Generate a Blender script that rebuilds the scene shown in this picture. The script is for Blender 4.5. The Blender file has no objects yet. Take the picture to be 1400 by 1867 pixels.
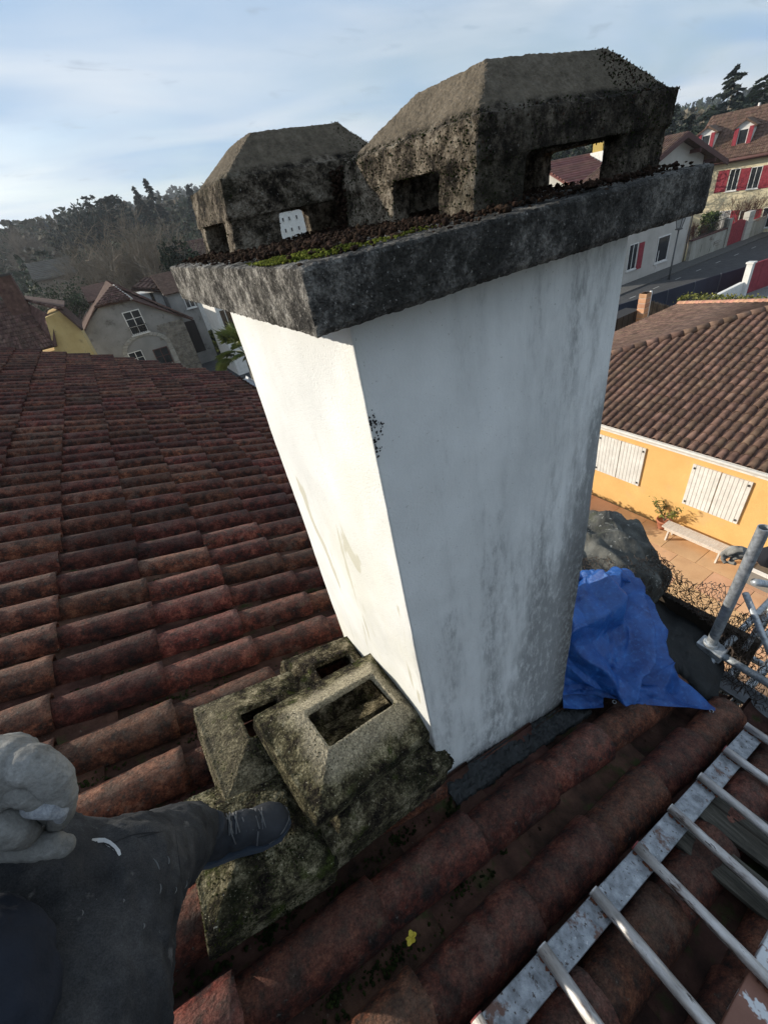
import bpy, bmesh, math, random
import numpy as np
from mathutils import Vector, Matrix
random.seed(7); rng = np.random.default_rng(7)
S = bpy.context.scene; COL = S.collection
PI = math.pi

# ------------------------------------------------------------------ camera
F, YAW, PITCH, ROLL = 775.21, 1.1121, 0.622, 0.2048      # focal length in photo pixels (1400 wide)
CAM = np.array([-0.301, -0.5946, 0.1189]); PC = np.array([700.0, 933.5])
fw = np.array([math.cos(PITCH)*math.cos(YAW), math.cos(PITCH)*math.sin(YAW), -math.sin(PITCH)])
rt = np.array([math.sin(YAW), -math.cos(YAW), 0.0]); dn = np.cross(fw, rt)
r2 = math.cos(ROLL)*rt + math.sin(ROLL)*dn; d2 = -math.sin(ROLL)*rt + math.cos(ROLL)*dn
MR = np.array([r2, d2, fw])
cd = bpy.data.cameras.new('camera'); cam = bpy.data.objects.new('camera', cd); COL.objects.link(cam); S.camera = cam
cd.sensor_fit = 'HORIZONTAL'; cd.sensor_width = 36; cd.lens = F/1400*36; cd.clip_start = .02; cd.clip_end = 4000
cam.matrix_world = Matrix(((r2[0], -d2[0], -fw[0], CAM[0]), (r2[1], -d2[1], -fw[1], CAM[1]), (r2[2], -d2[2], -fw[2], CAM[2]), (0, 0, 0, 1)))

# ------------------------------------------------------------------ light
SUN_AZ, SUN_EL = math.radians(133), math.radians(20.2)    # azimuth from +x towards +y
w = bpy.data.worlds.new('World'); S.world = w; w.use_nodes = True
nt = w.node_tree; nt.nodes.clear()
def N(t, **k):
    n = nt.nodes.new(t)
    for a, b in k.items(): setattr(n, a, b)
    return n
out = N('ShaderNodeOutputWorld'); bg = N('ShaderNodeBackground'); bg.inputs[1].default_value = .125
sky = N('ShaderNodeTexSky', sky_type='NISHITA'); sky.sun_disc = False
sky.sun_elevation = SUN_EL; sky.sun_rotation = PI/2 - SUN_AZ
sky.air_density = 1.0; sky.dust_density = 1.4; sky.ozone_density = 1.6
tc = N('ShaderNodeTexCoord'); sep = N('ShaderNodeSeparateXYZ'); nt.links.new(tc.outputs['Generated'], sep.inputs[0])
mz = N('ShaderNodeMath', operation='MAXIMUM'); mz.inputs[1].default_value = 0; nt.links.new(sep.outputs[2], mz.inputs[0])
ad = N('ShaderNodeMath', operation='ADD'); ad.inputs[1].default_value = .16; nt.links.new(mz.outputs[0], ad.inputs[0])
dx = N('ShaderNodeMath', operation='DIVIDE'); dy = N('ShaderNodeMath', operation='DIVIDE')
for d, i in ((dx, 0), (dy, 1)): nt.links.new(sep.outputs[i], d.inputs[0]); nt.links.new(ad.outputs[0], d.inputs[1])
cb = N('ShaderNodeCombineXYZ'); nt.links.new(dx.outputs[0], cb.inputs[0]); nt.links.new(dy.outputs[0], cb.inputs[1])
mp = N('ShaderNodeMapping'); mp.inputs['Scale'].default_value = (.55, 1.0, 1); mp.inputs['Rotation'].default_value = (0, 0, .5); mp.inputs['Location'].default_value = (2.3, .7, 0)
nt.links.new(cb.outputs[0], mp.inputs[0])
n1 = N('ShaderNodeTexNoise'); n1.inputs['Scale'].default_value = 1.1; n1.inputs['Detail'].default_value = 7; n1.inputs['Roughness'].default_value = .55; n1.inputs['Distortion'].default_value = .4
nt.links.new(mp.outputs[0], n1.inputs[0])
cr = N('ShaderNodeValToRGB'); cr.color_ramp.elements[0].position = .26; cr.color_ramp.elements[0].color = (.30,)*3+(1,); cr.color_ramp.elements[1].position = .62; cr.color_ramp.elements[1].color = (.95,)*3+(1,)
nt.links.new(n1.outputs[0], cr.inputs[0])
n2 = N('ShaderNodeTexNoise'); n2.inputs['Scale'].default_value = 1.5; n2.inputs['Detail'].default_value = 5; n2.inputs['Roughness'].default_value = .42; n2.inputs['Distortion'].default_value = .6
nt.links.new(mp.outputs[0], n2.inputs[0])
cc = N('ShaderNodeValToRGB'); cc.color_ramp.elements[0].position = .34; cc.color_ramp.elements[0].color = (2.35, 3.45, 4.9, 1); cc.color_ramp.elements[1].position = .66; cc.color_ramp.elements[1].color = (4.7, 5.15, 5.65, 1)
nt.links.new(n2.outputs[0], cc.inputs[0])
n4 = N('ShaderNodeTexNoise'); n4.inputs['Scale'].default_value = 5.5; n4.inputs['Detail'].default_value = 6; n4.inputs['Roughness'].default_value = .6; n4.inputs['Distortion'].default_value = .5
nt.links.new(mp.outputs[0], n4.inputs[0]); wr_ = N('ShaderNodeMapRange'); wr_.inputs[1].default_value = .60; wr_.inputs[2].default_value = .72; wr_.inputs[4].default_value = .55; nt.links.new(n4.outputs[0], wr_.inputs[0])
cg = N('ShaderNodeMix', data_type='RGBA'); nt.links.new(wr_.outputs[0], cg.inputs[0]); nt.links.new(cc.outputs[0], cg.inputs[6]); cg.inputs[7].default_value = (2.3, 2.8, 3.5, 1)
mx = N('ShaderNodeMix', data_type='RGBA'); nt.links.new(cr.outputs[0], mx.inputs[0]); nt.links.new(sky.outputs[0], mx.inputs[6]); nt.links.new(cg.outputs[2], mx.inputs[7])
nt.links.new(mx.outputs[2], bg.inputs[0]); nt.links.new(bg.outputs[0], out.inputs[0])
sl = bpy.data.lights.new('sun', 'SUN'); sl.energy = 4.5; sl.angle = math.radians(.6); sl.color = (1, .915, .79)
so = bpy.data.objects.new('sun', sl); COL.objects.link(so)
sd = Vector((math.cos(SUN_EL)*math.cos(SUN_AZ), math.cos(SUN_EL)*math.sin(SUN_AZ), math.sin(SUN_EL)))
so.rotation_euler = sd.to_track_quat('Z', 'Y').to_euler()
S.view_settings.view_transform = 'Standard'; S.view_settings.look = 'None'; S.view_settings.gamma = 1; S.view_settings.exposure = 0.37
S.render.engine = 'CYCLES'

# ------------------------------------------------------------------ where things stand (measured from the photograph)
SX, SY, Z0, SL = .6654, .6886, 1.5921, .3533; TS = math.tan(SL)
def ray(u, v): return MR.T @ np.array([(u-PC[0])/F, (v-PC[1])/F, 1.0])
def roof(u, v, h=0.0):
    d = ray(u, v); k = (-Z0+h-CAM[2]-TS*CAM[0])/(d[2]+TS*d[0]); return Vector(CAM+k*d)
def ony(u, v, y): d = ray(u, v); return Vector(CAM+(y-CAM[1])/d[1]*d)
def onx(u, v, x): d = ray(u, v); return Vector(CAM+(x-CAM[0])/d[0]*d)
def onz(u, v, z): d = ray(u, v); return Vector(CAM+(z-CAM[2])/d[2]*d)
def far(u, v, D): d = ray(u, v); return Vector(CAM+D/math.hypot(d[0], d[1])*d)
def RP(x, y, h=0.0): return Vector((x, y, -Z0-x*TS+h))
G = -9.45
HAZE = .0003

# ------------------------------------------------------------------ materials
MATS = {}
def mat(name, cols, scale=5, rough=.85, bump=.0, bscale=None, detail=6, stretch=(1,1,1), vary=0.0, spots=None, metal=0, spec=.4, wave=None, island=False, nrough=.6, bdist=.02, distort=0, zone=None, grain=None, crest=None):
    """cols: list of (pos, rgb). spots: (scale, threshold, width, rgb) or list of them."""
    if name in MATS: return MATS[name]
    m = bpy.data.materials.new(name); m.use_nodes = True; t = m.node_tree; L = t.links
    p = t.nodes['Principled BSDF']; p.inputs['Roughness'].default_value = rough; p.inputs['Metallic'].default_value = metal
    p.inputs['Specular IOR Level'].default_value = spec
    def n(k): return t.nodes.new(k)
    co = n('ShaderNodeTexCoord'); ma = n('ShaderNodeMapping'); ma.inputs['Scale'].default_value = stretch
    oi = n('ShaderNodeObjectInfo')
    L.new(co.outputs['Object'], ma.inputs[0]);
    am = n('ShaderNodeVectorMath'); am.operation = 'SCALE'; am.inputs[0].default_value = (37, 19, 53); L.new(oi.outputs['Random'], am.inputs['Scale'])
    if vary or island: L.new(am.outputs[0], ma.inputs['Location'])
    no = n('ShaderNodeTexNoise'); no.inputs['Scale'].default_value = scale; no.inputs['Detail'].default_value = detail; no.inputs['Roughness'].default_value = nrough; no.inputs['Distortion'].default_value = distort
    L.new(ma.outputs[0], no.inputs['Vector'])
    ra = n('ShaderNodeValToRGB'); el = ra.color_ramp.elements
    while len(el) < len(cols): el.new(.5)
    for e, (q, c) in zip(el, cols): e.position = q; e.color = (*c, 1)
    L.new(no.outputs[0], ra.inputs[0]); c = ra.outputs[0]
    if spots:
        for (ss, th, wd, col) in (spots if isinstance(spots, list) else [spots]):
            s2 = n('ShaderNodeTexNoise'); s2.inputs['Scale'].default_value = ss; s2.inputs['Detail'].default_value = 5; s2.inputs['Roughness'].default_value = .65
            L.new(ma.outputs[0], s2.inputs['Vector'])
            mr = n('ShaderNodeMapRange'); mr.inputs[1].default_value = th; mr.inputs[2].default_value = th+wd; L.new(s2.outputs[0], mr.inputs[0])
            mi = n('ShaderNodeMix'); mi.data_type = 'RGBA'; L.new(mr.outputs[0], mi.inputs[0]); L.new(c, mi.inputs[6]); mi.inputs[7].default_value = (*col, 1); c = mi.outputs[2]
    if zone:                      # (axis expression) a differently coloured zone of the same thing: kind, a, b, rgb, strength
        for (kind, za, zb, zc, zs) in zone:
            sp_ = n('ShaderNodeSeparateXYZ'); L.new(co.outputs['Object'], sp_.inputs[0])
            if kind == 'z': src = sp_.outputs[2]
            elif kind == 'y': src = sp_.outputs[1]
            elif kind == 'x': src = sp_.outputs[0]
            else:
                ax_ = n('ShaderNodeMath'); ax_.operation = 'ABSOLUTE'; L.new(sp_.outputs[0], ax_.inputs[0]); d1_ = n('ShaderNodeMath'); d1_.operation = 'MULTIPLY'; d1_.inputs[1].default_value = kind[0]; L.new(ax_.outputs[0], d1_.inputs[0])
                ay_ = n('ShaderNodeMath'); ay_.operation = 'ABSOLUTE'; L.new(sp_.outputs[1], ay_.inputs[0]); d2_ = n('ShaderNodeMath'); d2_.operation = 'MULTIPLY'; d2_.inputs[1].default_value = kind[1]; L.new(ay_.outputs[0], d2_.inputs[0])
                mx_ = n('ShaderNodeMath'); mx_.operation = 'MINIMUM' if kind[0] < 0 else 'MAXIMUM'; L.new(d1_.outputs[0], mx_.inputs[0]); L.new(d2_.outputs[0], mx_.inputs[1]); src = mx_.outputs[0]
            zn = n('ShaderNodeTexNoise'); zn.inputs['Scale'].default_value = 16; zn.inputs['Detail'].default_value = 7; zn.inputs['Roughness'].default_value = .7; L.new(ma.outputs[0], zn.inputs[0])
            za_ = n('ShaderNodeMath'); za_.operation = 'MULTIPLY_ADD'; za_.inputs[1].default_value = abs(zb-za)*3.0; L.new(zn.outputs[0], za_.inputs[0]); L.new(src, za_.inputs[2])
            zm = n('ShaderNodeMapRange'); off_ = abs(zb-za)*1.5; zm.inputs[1].default_value = za+off_; zm.inputs[2].default_value = zb+off_; zm.inputs[4].default_value = zs; L.new(za_.outputs[0], zm.inputs[0])
            tx = n('ShaderNodeMix'); tx.data_type = 'RGBA'; tx.blend_type = 'MULTIPLY'; tx.inputs[0].default_value = .45; tx.inputs[6].default_value = (*zc, 1); n3 = n('ShaderNodeTexNoise'); n3.inputs['Scale'].default_value = 70; n3.inputs['Detail'].default_value = 8; n3.inputs['Roughness'].default_value = .75; L.new(ma.outputs[0], n3.inputs[0])
            r3 = n('ShaderNodeValToRGB'); r3.color_ramp.elements[0].position = .38; r3.color_ramp.elements[1].position = .62; L.new(n3.outputs[0], r3.inputs[0]); L.new(r3.outputs[0], tx.inputs[7])
            zx = n('ShaderNodeMix'); zx.data_type = 'RGBA'; L.new(zm.outputs[0], zx.inputs[0]); L.new(c, zx.inputs[6]); L.new(tx.outputs[2], zx.inputs[7]); c = zx.outputs[2]
    if crest:  # lichen film plus sunlit tile tops, painted in as a paler colour
        at = n('ShaderNodeAttribute'); at.attribute_name = 'crest'; cn = n('ShaderNodeTexNoise'); cn.inputs['Scale'].default_value = 24; cn.inputs['Detail'].default_value = 8; cn.inputs['Roughness'].default_value = .72; L.new(ma.outputs[0], cn.inputs[0])
        cm = n('ShaderNodeMath'); cm.operation = 'MULTIPLY_ADD'; cm.inputs[1].default_value = .9; L.new(at.outputs['Fac'], cm.inputs[0]); L.new(cn.outputs[0], cm.inputs[2])
        c2_ = n('ShaderNodeMapRange'); c2_.inputs[1].default_value = 1.05; c2_.inputs[2].default_value = 1.55; c2_.inputs[4].default_value = crest[1]; L.new(cm.outputs[0], c2_.inputs[0])
        cx = n('ShaderNodeMix'); cx.data_type = 'RGBA'; L.new(c2_.outputs[0], cx.inputs[0]); L.new(c, cx.inputs[6]); cx.inputs[7].default_value = (*crest[0], 1); c = cx.outputs[2]
    if grain:
        gn = n('ShaderNodeTexNoise'); gn.inputs['Scale'].default_value = grain[0]; gn.inputs['Detail'].default_value = 4; gn.inputs['Roughness'].default_value = .8; L.new(ma.outputs[0], gn.inputs[0])
        gm = n('ShaderNodeMapRange'); gm.inputs[1].default_value = .36; gm.inputs[2].default_value = .64; gm.inputs[3].default_value = grain[1]; gm.inputs[4].default_value = grain[2]; gm.clamp = True; L.new(gn.outputs[0], gm.inputs[0])
        gx_ = n('ShaderNodeVectorMath'); gx_.operation = 'SCALE'; L.new(c, gx_.inputs[0]); L.new(gm.outputs[0], gx_.inputs['Scale']); c = gx_.outputs[0]
    if vary:
        hs = n('ShaderNodeHueSaturation'); 
        if island:
            ge = n('ShaderNodeNewGeometry'); a2 = n('ShaderNodeMath'); a2.operation = 'ADD'; L.new(ge.outputs['Random Per Island'], a2.inputs[0]); L.new(oi.outputs['Random'], a2.inputs[1])
            fr = n('ShaderNodeMath'); fr.operation = 'FRACT'; L.new(a2.outputs[0], fr.inputs[0]); rv = fr.outputs[0]
        else: rv = oi.outputs['Random']
        m1 = n('ShaderNodeMapRange'); m1.inputs[3].default_value = 1-vary; m1.inputs[4].default_value = 1+vary; L.new(rv, m1.inputs[0]); L.new(m1.outputs[0], hs.inputs['Value'])
        m2 = n('ShaderNodeMapRange'); m2.inputs[3].default_value = .49; m2.inputs[4].default_value = .512
        m3 = n('ShaderNodeMath'); m3.operation = 'MULTIPLY'; m3.inputs[1].default_value = 7.3; L.new(rv, m3.inputs[0]); m4 = n('ShaderNodeMath'); m4.operation = 'FRACT'; L.new(m3.outputs[0], m4.inputs[0]); L.new(m4.outputs[0], m2.inputs[0]); L.new(m2.outputs[0], hs.inputs['Hue'])
        L.new(c, hs.inputs['Color']); c = hs.outputs[0]
    L.new(c, p.inputs['Base Color'])
    if bump:
        b = n('ShaderNodeBump'); b.inputs['Strength'].default_value = bump; b.inputs['Distance'].default_value = bdist
        bn = n('ShaderNodeTexNoise'); bn.inputs['Scale'].default_value = bscale or scale*4; bn.inputs['Detail'].default_value = 6; bn.inputs['Roughness'].default_value = .65
        L.new(ma.outputs[0], bn.inputs['Vector']); L.new(bn.outputs[0], b.inputs['Height']); L.new(b.outputs[0], p.inputs['Normal'])
    MATS[name] = m; return m
def flat(name, c, rough=.7, metal=0, spec=.4): return mat(name, [(.3, tuple(x*.88 for x in c)), (.7, tuple(min(1, x*1.1) for x in c))], 9, rough, .15, 40, metal=metal, spec=spec)

tile_m = mat('old_clay_tile', [(.38, (.014, .008, .007)), (.46, (.056, .017, .011)), (.53, (.115, .032, .019)), (.63, (.24, .085, .050))], 14, .86, 1, 90, vary=.42, nrough=.8, detail=10, island=True,
             spots=[(30, .52, .14, (.022, .016, .013)), (60, .66, .05, (.13, .115, .10)), (7, .56, .16, (.075, .060, .050)), (12, .64, .12, (.04, .042, .016))], bdist=.014, spec=.25, grain=(150, .6, 1.45), crest=((.21, .130, .098), .55))
pan_m = mat('mossy_pan_tile', [(.3, (.022, .013, .010)), (.5, (.060, .030, .022)), (.75, (.12, .062, .045))], 10, .95, 1, 50, vary=.3, island=True,
            spots=[(9, .56, .1, (.035, .04, .014)), (60, .68, .05, (.12, .11, .09))], bdist=.01, spec=.15)
conc_m = mat('weathered_concrete', [(.28, (.02, .018, .014)), (.45, (.075, .066, .052)), (.6, (.15, .135, .105)), (.8, (.26, .235, .19))], 7, .95, 1, 120,
             spots=[(5.5, .56, .10, (.04, .045, .012)), (90, .58, .06, (.02, .018, .015)), (130, .66, .05, (.3, .28, .24))], bdist=.012, spec=.15, vary=.12)
slab_m = mat('lichened_slab', [(.40, (.016, .014, .012)), (.455, (.060, .056, .050)), (.50, (.16, .15, .132)), (.545, (.33, .31, .275)), (.62, (.55, .52, .46))], 15, .95, 1, 190, detail=12, nrough=.84,
             spots=[(7, .50, .12, (.030, .028, .022)), (160, .62, .06, (.56, .53, .48))], bdist=.012, spec=.15, grain=(190, .55, 1.6), zone=[('y', -.02, -.075, (.10, .097, .092), .35), ('x', .10, .40, (.035, .035, .034), .35)])  # colour gets darker towards the near face and towards the right
soil_m = mat('roof_debris', [(.3, (.018, .012, .009)), (.6, (.07, .042, .028)), (.85, (.16, .105, .07))], 40, 1, 1, 200, vary=.4, island=True, spec=.1)
moss_m = mat('bright_moss', [(.3, (.06, .075, .010)), (.55, (.22, .25, .035)), (.8, (.42, .43, .10))], 30, 1, 1, 200, vary=.3, island=True, spec=.1)
mossy2_m = mat('olive_moss', [(.3, (.03, .036, .008)), (.6, (.085, .095, .02)), (.9, (.17, .17, .05))], 30, 1, 1, 200, vary=.3, island=True, spec=.1)
dmoss_m = mat('dark_moss', [(.3, (.012, .018, .006)), (.6, (.035, .048, .012)), (.9, (.09, .10, .03))], 30, 1, 1, 200, vary=.3, island=True, spec=.1)
steel_m = mat('galvanised_steel', [(.3, (.22, .24, .25)), (.5, (.42, .45, .47)), (.75, (.64, .67, .69))], 40, .45, .4, 90, metal=.6, spots=[(30, .6, .06, (.6, .62, .6)), (14, .66, .08, (.12, .06, .04))], bdist=.003)
rung_m = mat('worn_metal_rung', [(.3, (.26, .235, .21)), (.5, (.52, .49, .46)), (.7, (.74, .72, .70))], 40, .48, .7, 160, metal=.6, stretch=(1, .25, 1), spots=[(26, .58, .08, (.10, .055, .04)), (80, .62, .05, (.05, .035, .03))], bdist=.003)
rail_m = mat('flaking_painted_rail', [(.35, (.17, .18, .19)), (.55, (.33, .35, .37)), (.75, (.48, .50, .52))], 34, .5, .6, 160, metal=.35, spots=[(11, .58, .05, (.15, .085, .065)), (90, .60, .04, (.08, .065, .06)), (60, .66, .04, (.6, .6, .6))], bdist=.004)
rust_m = mat('rusty_weld', [(.3, (.08, .03, .018)), (.6, (.17, .065, .035)), (.8, (.27, .12, .06))], 60, .9, .5, 200)
rail2_m = mat('brown_flaking_rail', [(.35, (.20, .09, .06)), (.8, (.27, .13, .09))], 12, .6, .5, 90, spots=[(6, .52, .02, (.62, .63, .63))], bdist=.004)
zinc_m = mat('dark_flashing', [(.3, (.010, .011, .011)), (.6, (.024, .027, .027)), (.85, (.055, .058, .058))], 12, .6, .7, 60, bdist=.006)
wood_m = mat('weathered_board', [(.3, (.022, .020, .015)), (.5, (.06, .054, .042)), (.72, (.13, .118, .095))], 8, .9, 1, 40, nrough=.75, stretch=(9, 1, 6), vary=.2, spots=[(9, .64, .1, (.03, .03, .018))], bdist=.006)
dboard_m = mat('dark_damp_board', [(.3, (.018, .014, .01)), (.6, (.04, .03, .02)), (.85, (.07, .055, .04))], 8, .85, .8, 30, bdist=.005)

# white roughcast of the chimney: own tree, dirt runs grow towards the right and the foot
def stack_material():
    m = bpy.data.materials.new('stained_white_render'); m.use_nodes = True; t = m.node_tree; L = t.links; p = t.nodes['Principled BSDF']
    p.inputs['Roughness'].default_value = .93; p.inputs['Specular IOR Level'].default_value = .2
    n = t.nodes.new
    co = n('ShaderNodeTexCoord'); se = n('ShaderNodeSeparateXYZ'); L.new(co.outputs['Object'], se.inputs[0])
    def noise(sc, st, det=8, ro=.6, dis=0, loc=(0, 0, 0)):
        ma = n('ShaderNodeMapping'); ma.inputs['Scale'].default_value = st; ma.inputs['Location'].default_value = loc; L.new(co.outputs['Object'], ma.inputs[0])
        q = n('ShaderNodeTexNoise'); q.inputs['Scale'].default_value = sc; q.inputs['Detail'].default_value = det; q.inputs['Roughness'].default_value = ro; q.inputs['Distortion'].default_value = dis; L.new(ma.outputs[0], q.inputs['Vector']); return q.outputs[0]
    def mr(v, a, b, c=0, d=1, sm=True):
        q = n('ShaderNodeMapRange'); q.interpolation_type = 'SMOOTHSTEP' if sm else 'LINEAR'
        for i, x in enumerate((a, b, c, d)): q.inputs[i+1].default_value = x
        L.new(v, q.inputs[0]); return q.outputs[0]
    def op(o, a, b):
        q = n('ShaderNodeMath'); q.operation = o; q.use_clamp = False
        for i, x in enumerate((a, b)):
            if isinstance(x, (int, float)): q.inputs[i].default_value = x
            else: L.new(x, q.inputs[i])
        return q.outputs[0]
    def mixc(f, a, b):
        q = n('ShaderNodeMix'); q.data_type = 'RGBA'
        L.new(f, q.inputs[0])
        for i, x in ((6, a), (7, b)):
            if isinstance(x, tuple): q.inputs[i].default_value = (*x, 1)
            else: L.new(x, q.inputs[i])
        return q.outputs[2]
    X, Y, Z = se.outputs
    runs = noise(7, (1, 1, .16), 9, .62); fine = noise(42, (1, 1, .35), 8, .75); blot = noise(4.5, (1, 1, .45), 6)
    gx = mr(X, .05, .66); gz = mr(Z, -.35, -1.15); gfoot = mr(Z, -1.45, -1.85)
    near = mr(Y, .0, .03, 1, 0)                            # the near face only
    edge = mr(X, .52, .665)
    base = mixc(mr(noise(3, (1, 1, 1)), .3, .7), (.69, .70, .68), (.83, .84, .82))
    g = op('ADD', op('MULTIPLY', gx, .15), op('MULTIPLY', gz, .15)); g = op('ADD', g, op('MULTIPLY', edge, op('MULTIPLY', mr(Z, -.15, -.5), .13)))
    d1 = mr(op('ADD', runs, op('MULTIPLY', g, 1.0)), .52, .78)
    d2 = mr(op('ADD', fine, op('MULTIPLY', g, .75)), .50, .74)
    dirt = op('MULTIPLY', op('MULTIPLY', d1, op('ADD', op('MULTIPLY', d2, .72), .22)), near)
    c = mixc(op('MULTIPLY', dirt, .74), base, (.10, .105, .105))
    c = mixc(op('MULTIPLY', op('MULTIPLY', mr(blot, .5, .75), near), op('MULTIPLY', gx, .35)), c, (.36, .37, .37))
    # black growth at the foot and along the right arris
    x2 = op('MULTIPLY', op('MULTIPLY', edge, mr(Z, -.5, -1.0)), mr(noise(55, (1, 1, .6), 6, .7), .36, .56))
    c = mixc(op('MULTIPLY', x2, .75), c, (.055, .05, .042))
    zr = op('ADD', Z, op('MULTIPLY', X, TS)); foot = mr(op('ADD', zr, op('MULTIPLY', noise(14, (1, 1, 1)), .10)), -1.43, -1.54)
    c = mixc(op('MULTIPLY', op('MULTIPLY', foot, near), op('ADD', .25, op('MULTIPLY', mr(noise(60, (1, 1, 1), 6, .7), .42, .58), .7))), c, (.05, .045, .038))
    # ochre trowel marks and scratches on the sunny side
    side = mr(X, .0, .02, 1, 0)
    sm_ = mr(noise(6.5, (1, 1.6, .30), 5, .5, 1.2, (3, 1.7, 5)), .60, .655)
    c = mixc(op('MULTIPLY', op('MULTIPLY', sm_, side), .6), c, (.46, .43, .30))
    sp = mr(noise(120, (1, 1, 1), 4, .6), .64, .70); c = mixc(op('MULTIPLY', sp, .5), c, (.34, .33, .28))
    broad = mr(noise(3.2, (1, 1, .30), 9, .7, .5, (4, 4, 1)), .48, .68); c = mixc(op('MULTIPLY', op('MULTIPLY', broad, near), op('MULTIPLY', gx, .40)), c, (.22, .23, .235))
    c = mixc(op('MULTIPLY', op('MULTIPLY', mr(noise(2.2, (1, 1, .8), 5), .45, .7), side), .35), c, (.66, .65, .52))
    scr = mr(noise(30, (1, 2.2, .10), 4, .6, 0, (9, 2, 1)), .66, .72); c = mixc(op('MULTIPLY', op('MULTIPLY', scr, side), op('MULTIPLY', mr(Y, .3, .69), .6)), c, (.42, .41, .34))
    L.new(c, p.inputs['Base Color'])
    b = n('ShaderNodeBump'); b.inputs['Strength'].default_value = .6; b.inputs['Distance'].default_value = .003
    hh = op('ADD', noise(170, (1, 1, 1), 6, .7), op('MULTIPLY', noise(24, (1, 1, 1), 5), .25)); L.new(hh, b.inputs['Height']); L.new(b.outputs[0], p.inputs['Normal'])
    return m
stack_m = stack_material()

# ------------------------------------------------------------------ mesh helpers
def tag(o, label=None, cat=None, group=None, kind=None):
    if label: o['label'] = label
    if cat: o['category'] = cat
    if group: o['group'] = group
    if kind: o['kind'] = kind
    return o
def thing(name, loc, label, cat, group=None):
    o = bpy.data.objects.new(name, None); COL.objects.link(o); o.location = loc; o.empty_display_size = .1
    return tag(o, label, cat, group)
def origin(p):
    v = Vector((0, 0, 0))
    while p is not None: v += p.location; p = p.parent
    return v
class MB:
    def __init__(s): s.v = []; s.f = []
    def add(s, vs, fs):
        b = len(s.v); s.v += [tuple(x) for x in vs]; s.f += [tuple(i+b for i in f) for f in fs]; return s
    def hexa(s, a, b):            # two quads, corresponding corners
        return s.add(list(a)+list(b), [(3, 2, 1, 0), (4, 5, 6, 7)]+[(i, (i+1) % 4, 4+(i+1) % 4, 4+i) for i in range(4)])
    def box(s, x0, x1, y0, y1, z0, z1):
        return s.hexa([(x0, y0, z0), (x1, y0, z0), (x1, y1, z0), (x0, y1, z0)], [(x0, y0, z1), (x1, y0, z1), (x1, y1, z1), (x0, y1, z1)])
    def prism(s, poly, dv):
        dv = Vector(dv); a = [Vector(p) for p in poly]; b = [p+dv for p in a]; n = len(a)
        return s.add(a+b, [tuple(range(n))[::-1], tuple(range(n, 2*n))]+[(i, (i+1) % n, n+(i+1) % n, n+i) for i in range(n)])
    def tube(s, pts, r, n=8, cap=True):
        pts = [Vector(p) for p in pts]; rs = r if isinstance(r, (list, tuple)) else [r]*len(pts); b = len(s.v); u = None
        for i, p in enumerate(pts):
            t = (pts[min(i+1, len(pts)-1)]-pts[max(i-1, 0)]).normalized()
            if u is None: u = t.orthogonal().normalized()
            u = (u-t*u.dot(t)).normalized(); q = t.cross(u)
            for k in range(n): a = 2*PI*k/n; s.v.append(tuple(p+(u*math.cos(a)+q*math.sin(a))*rs[i]))
        for i in range(len(pts)-1):
            for k in range(n): s.f.append((b+i*n+k, b+i*n+(k+1) % n, b+(i+1)*n+(k+1) % n, b+(i+1)*n+k))
        if cap: s.f.append(tuple(b+k for k in range(n))[::-1]); s.f.append(tuple(b+(len(pts)-1)*n+k for k in range(n)))
        return s
    def build(s, name, m, parent=None, smooth=False, local=False, loc=None):
        me = bpy.data.meshes.new(name); off = Vector((0, 0, 0)) if local else origin(parent)
        if loc is not None: off = off+Vector(loc)
        me.from_pydata([(x-off[0], y-off[1], z-off[2]) for x, y, z in s.v], [], s.f); me.update()
        if smooth: me.polygons.foreach_set('use_smooth', [True]*len(me.polygons))
        me.materials.append(m); o = bpy.data.objects.new(name, me); COL.objects.link(o); o.parent = parent
        if loc is not None: o.location = loc
        return o
def fixn(o):
    bm = bmesh.new(); bm.from_mesh(o.data); bmesh.ops.recalc_face_normals(bm, faces=bm.faces); bm.to_mesh(o.data); bm.free(); return o
def bevel(o, wd=.01, seg=2):
    m = o.modifiers.new('bevel', 'BEVEL'); m.width = wd; m.segments = seg; m.limit_method = 'ANGLE'; return o
def npmesh(name, V, Fc, m, parent=None, smooth=False, kind=None):
    """V (n,3), Fc (m,k) constant face size"""
    me = bpy.data.meshes.new(name); V = np.asarray(V, dtype=np.float32)-np.array(origin(parent), dtype=np.float32); Fc = np.asarray(Fc, dtype=np.int32); k = Fc.shape[1]
    me.vertices.add(len(V)); me.vertices.foreach_set('co', V.ravel()); me.loops.add(Fc.size); me.loops.foreach_set('vertex_index', Fc.ravel())
    me.polygons.add(len(Fc)); me.polygons.foreach_set('loop_start', np.arange(0, Fc.size, k, dtype=np.int32))
    me.update(calc_edges=True); me.validate()
    if smooth: me.polygons.foreach_set('use_smooth', [True]*len(me.polygons))
    me.materials.append(m); o = bpy.data.objects.new(name, me); COL.objects.link(o); o.parent = parent
    if kind: o['kind'] = kind
    return o
def bake(o, name=None):
    dg = bpy.context.evaluated_depsgraph_get(); dg.update(); me = bpy.data.meshes.new_from_object(o.evaluated_get(dg)); mats = list(o.data.materials); o.modifiers.clear(); o.data = me
    me.materials.clear()
    for mm in mats: me.materials.append(mm)
    me.polygons.foreach_set('use_smooth', [True]*len(me.polygons)); return o
TEX = {}
def clouds(sz, depth=3):
    if (sz, depth) not in TEX:
        t = bpy.data.textures.new('roughness', 'CLOUDS'); t.noise_scale = sz; t.noise_depth = depth; TEX[(sz, depth)] = t
    return TEX[(sz, depth)]
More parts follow.
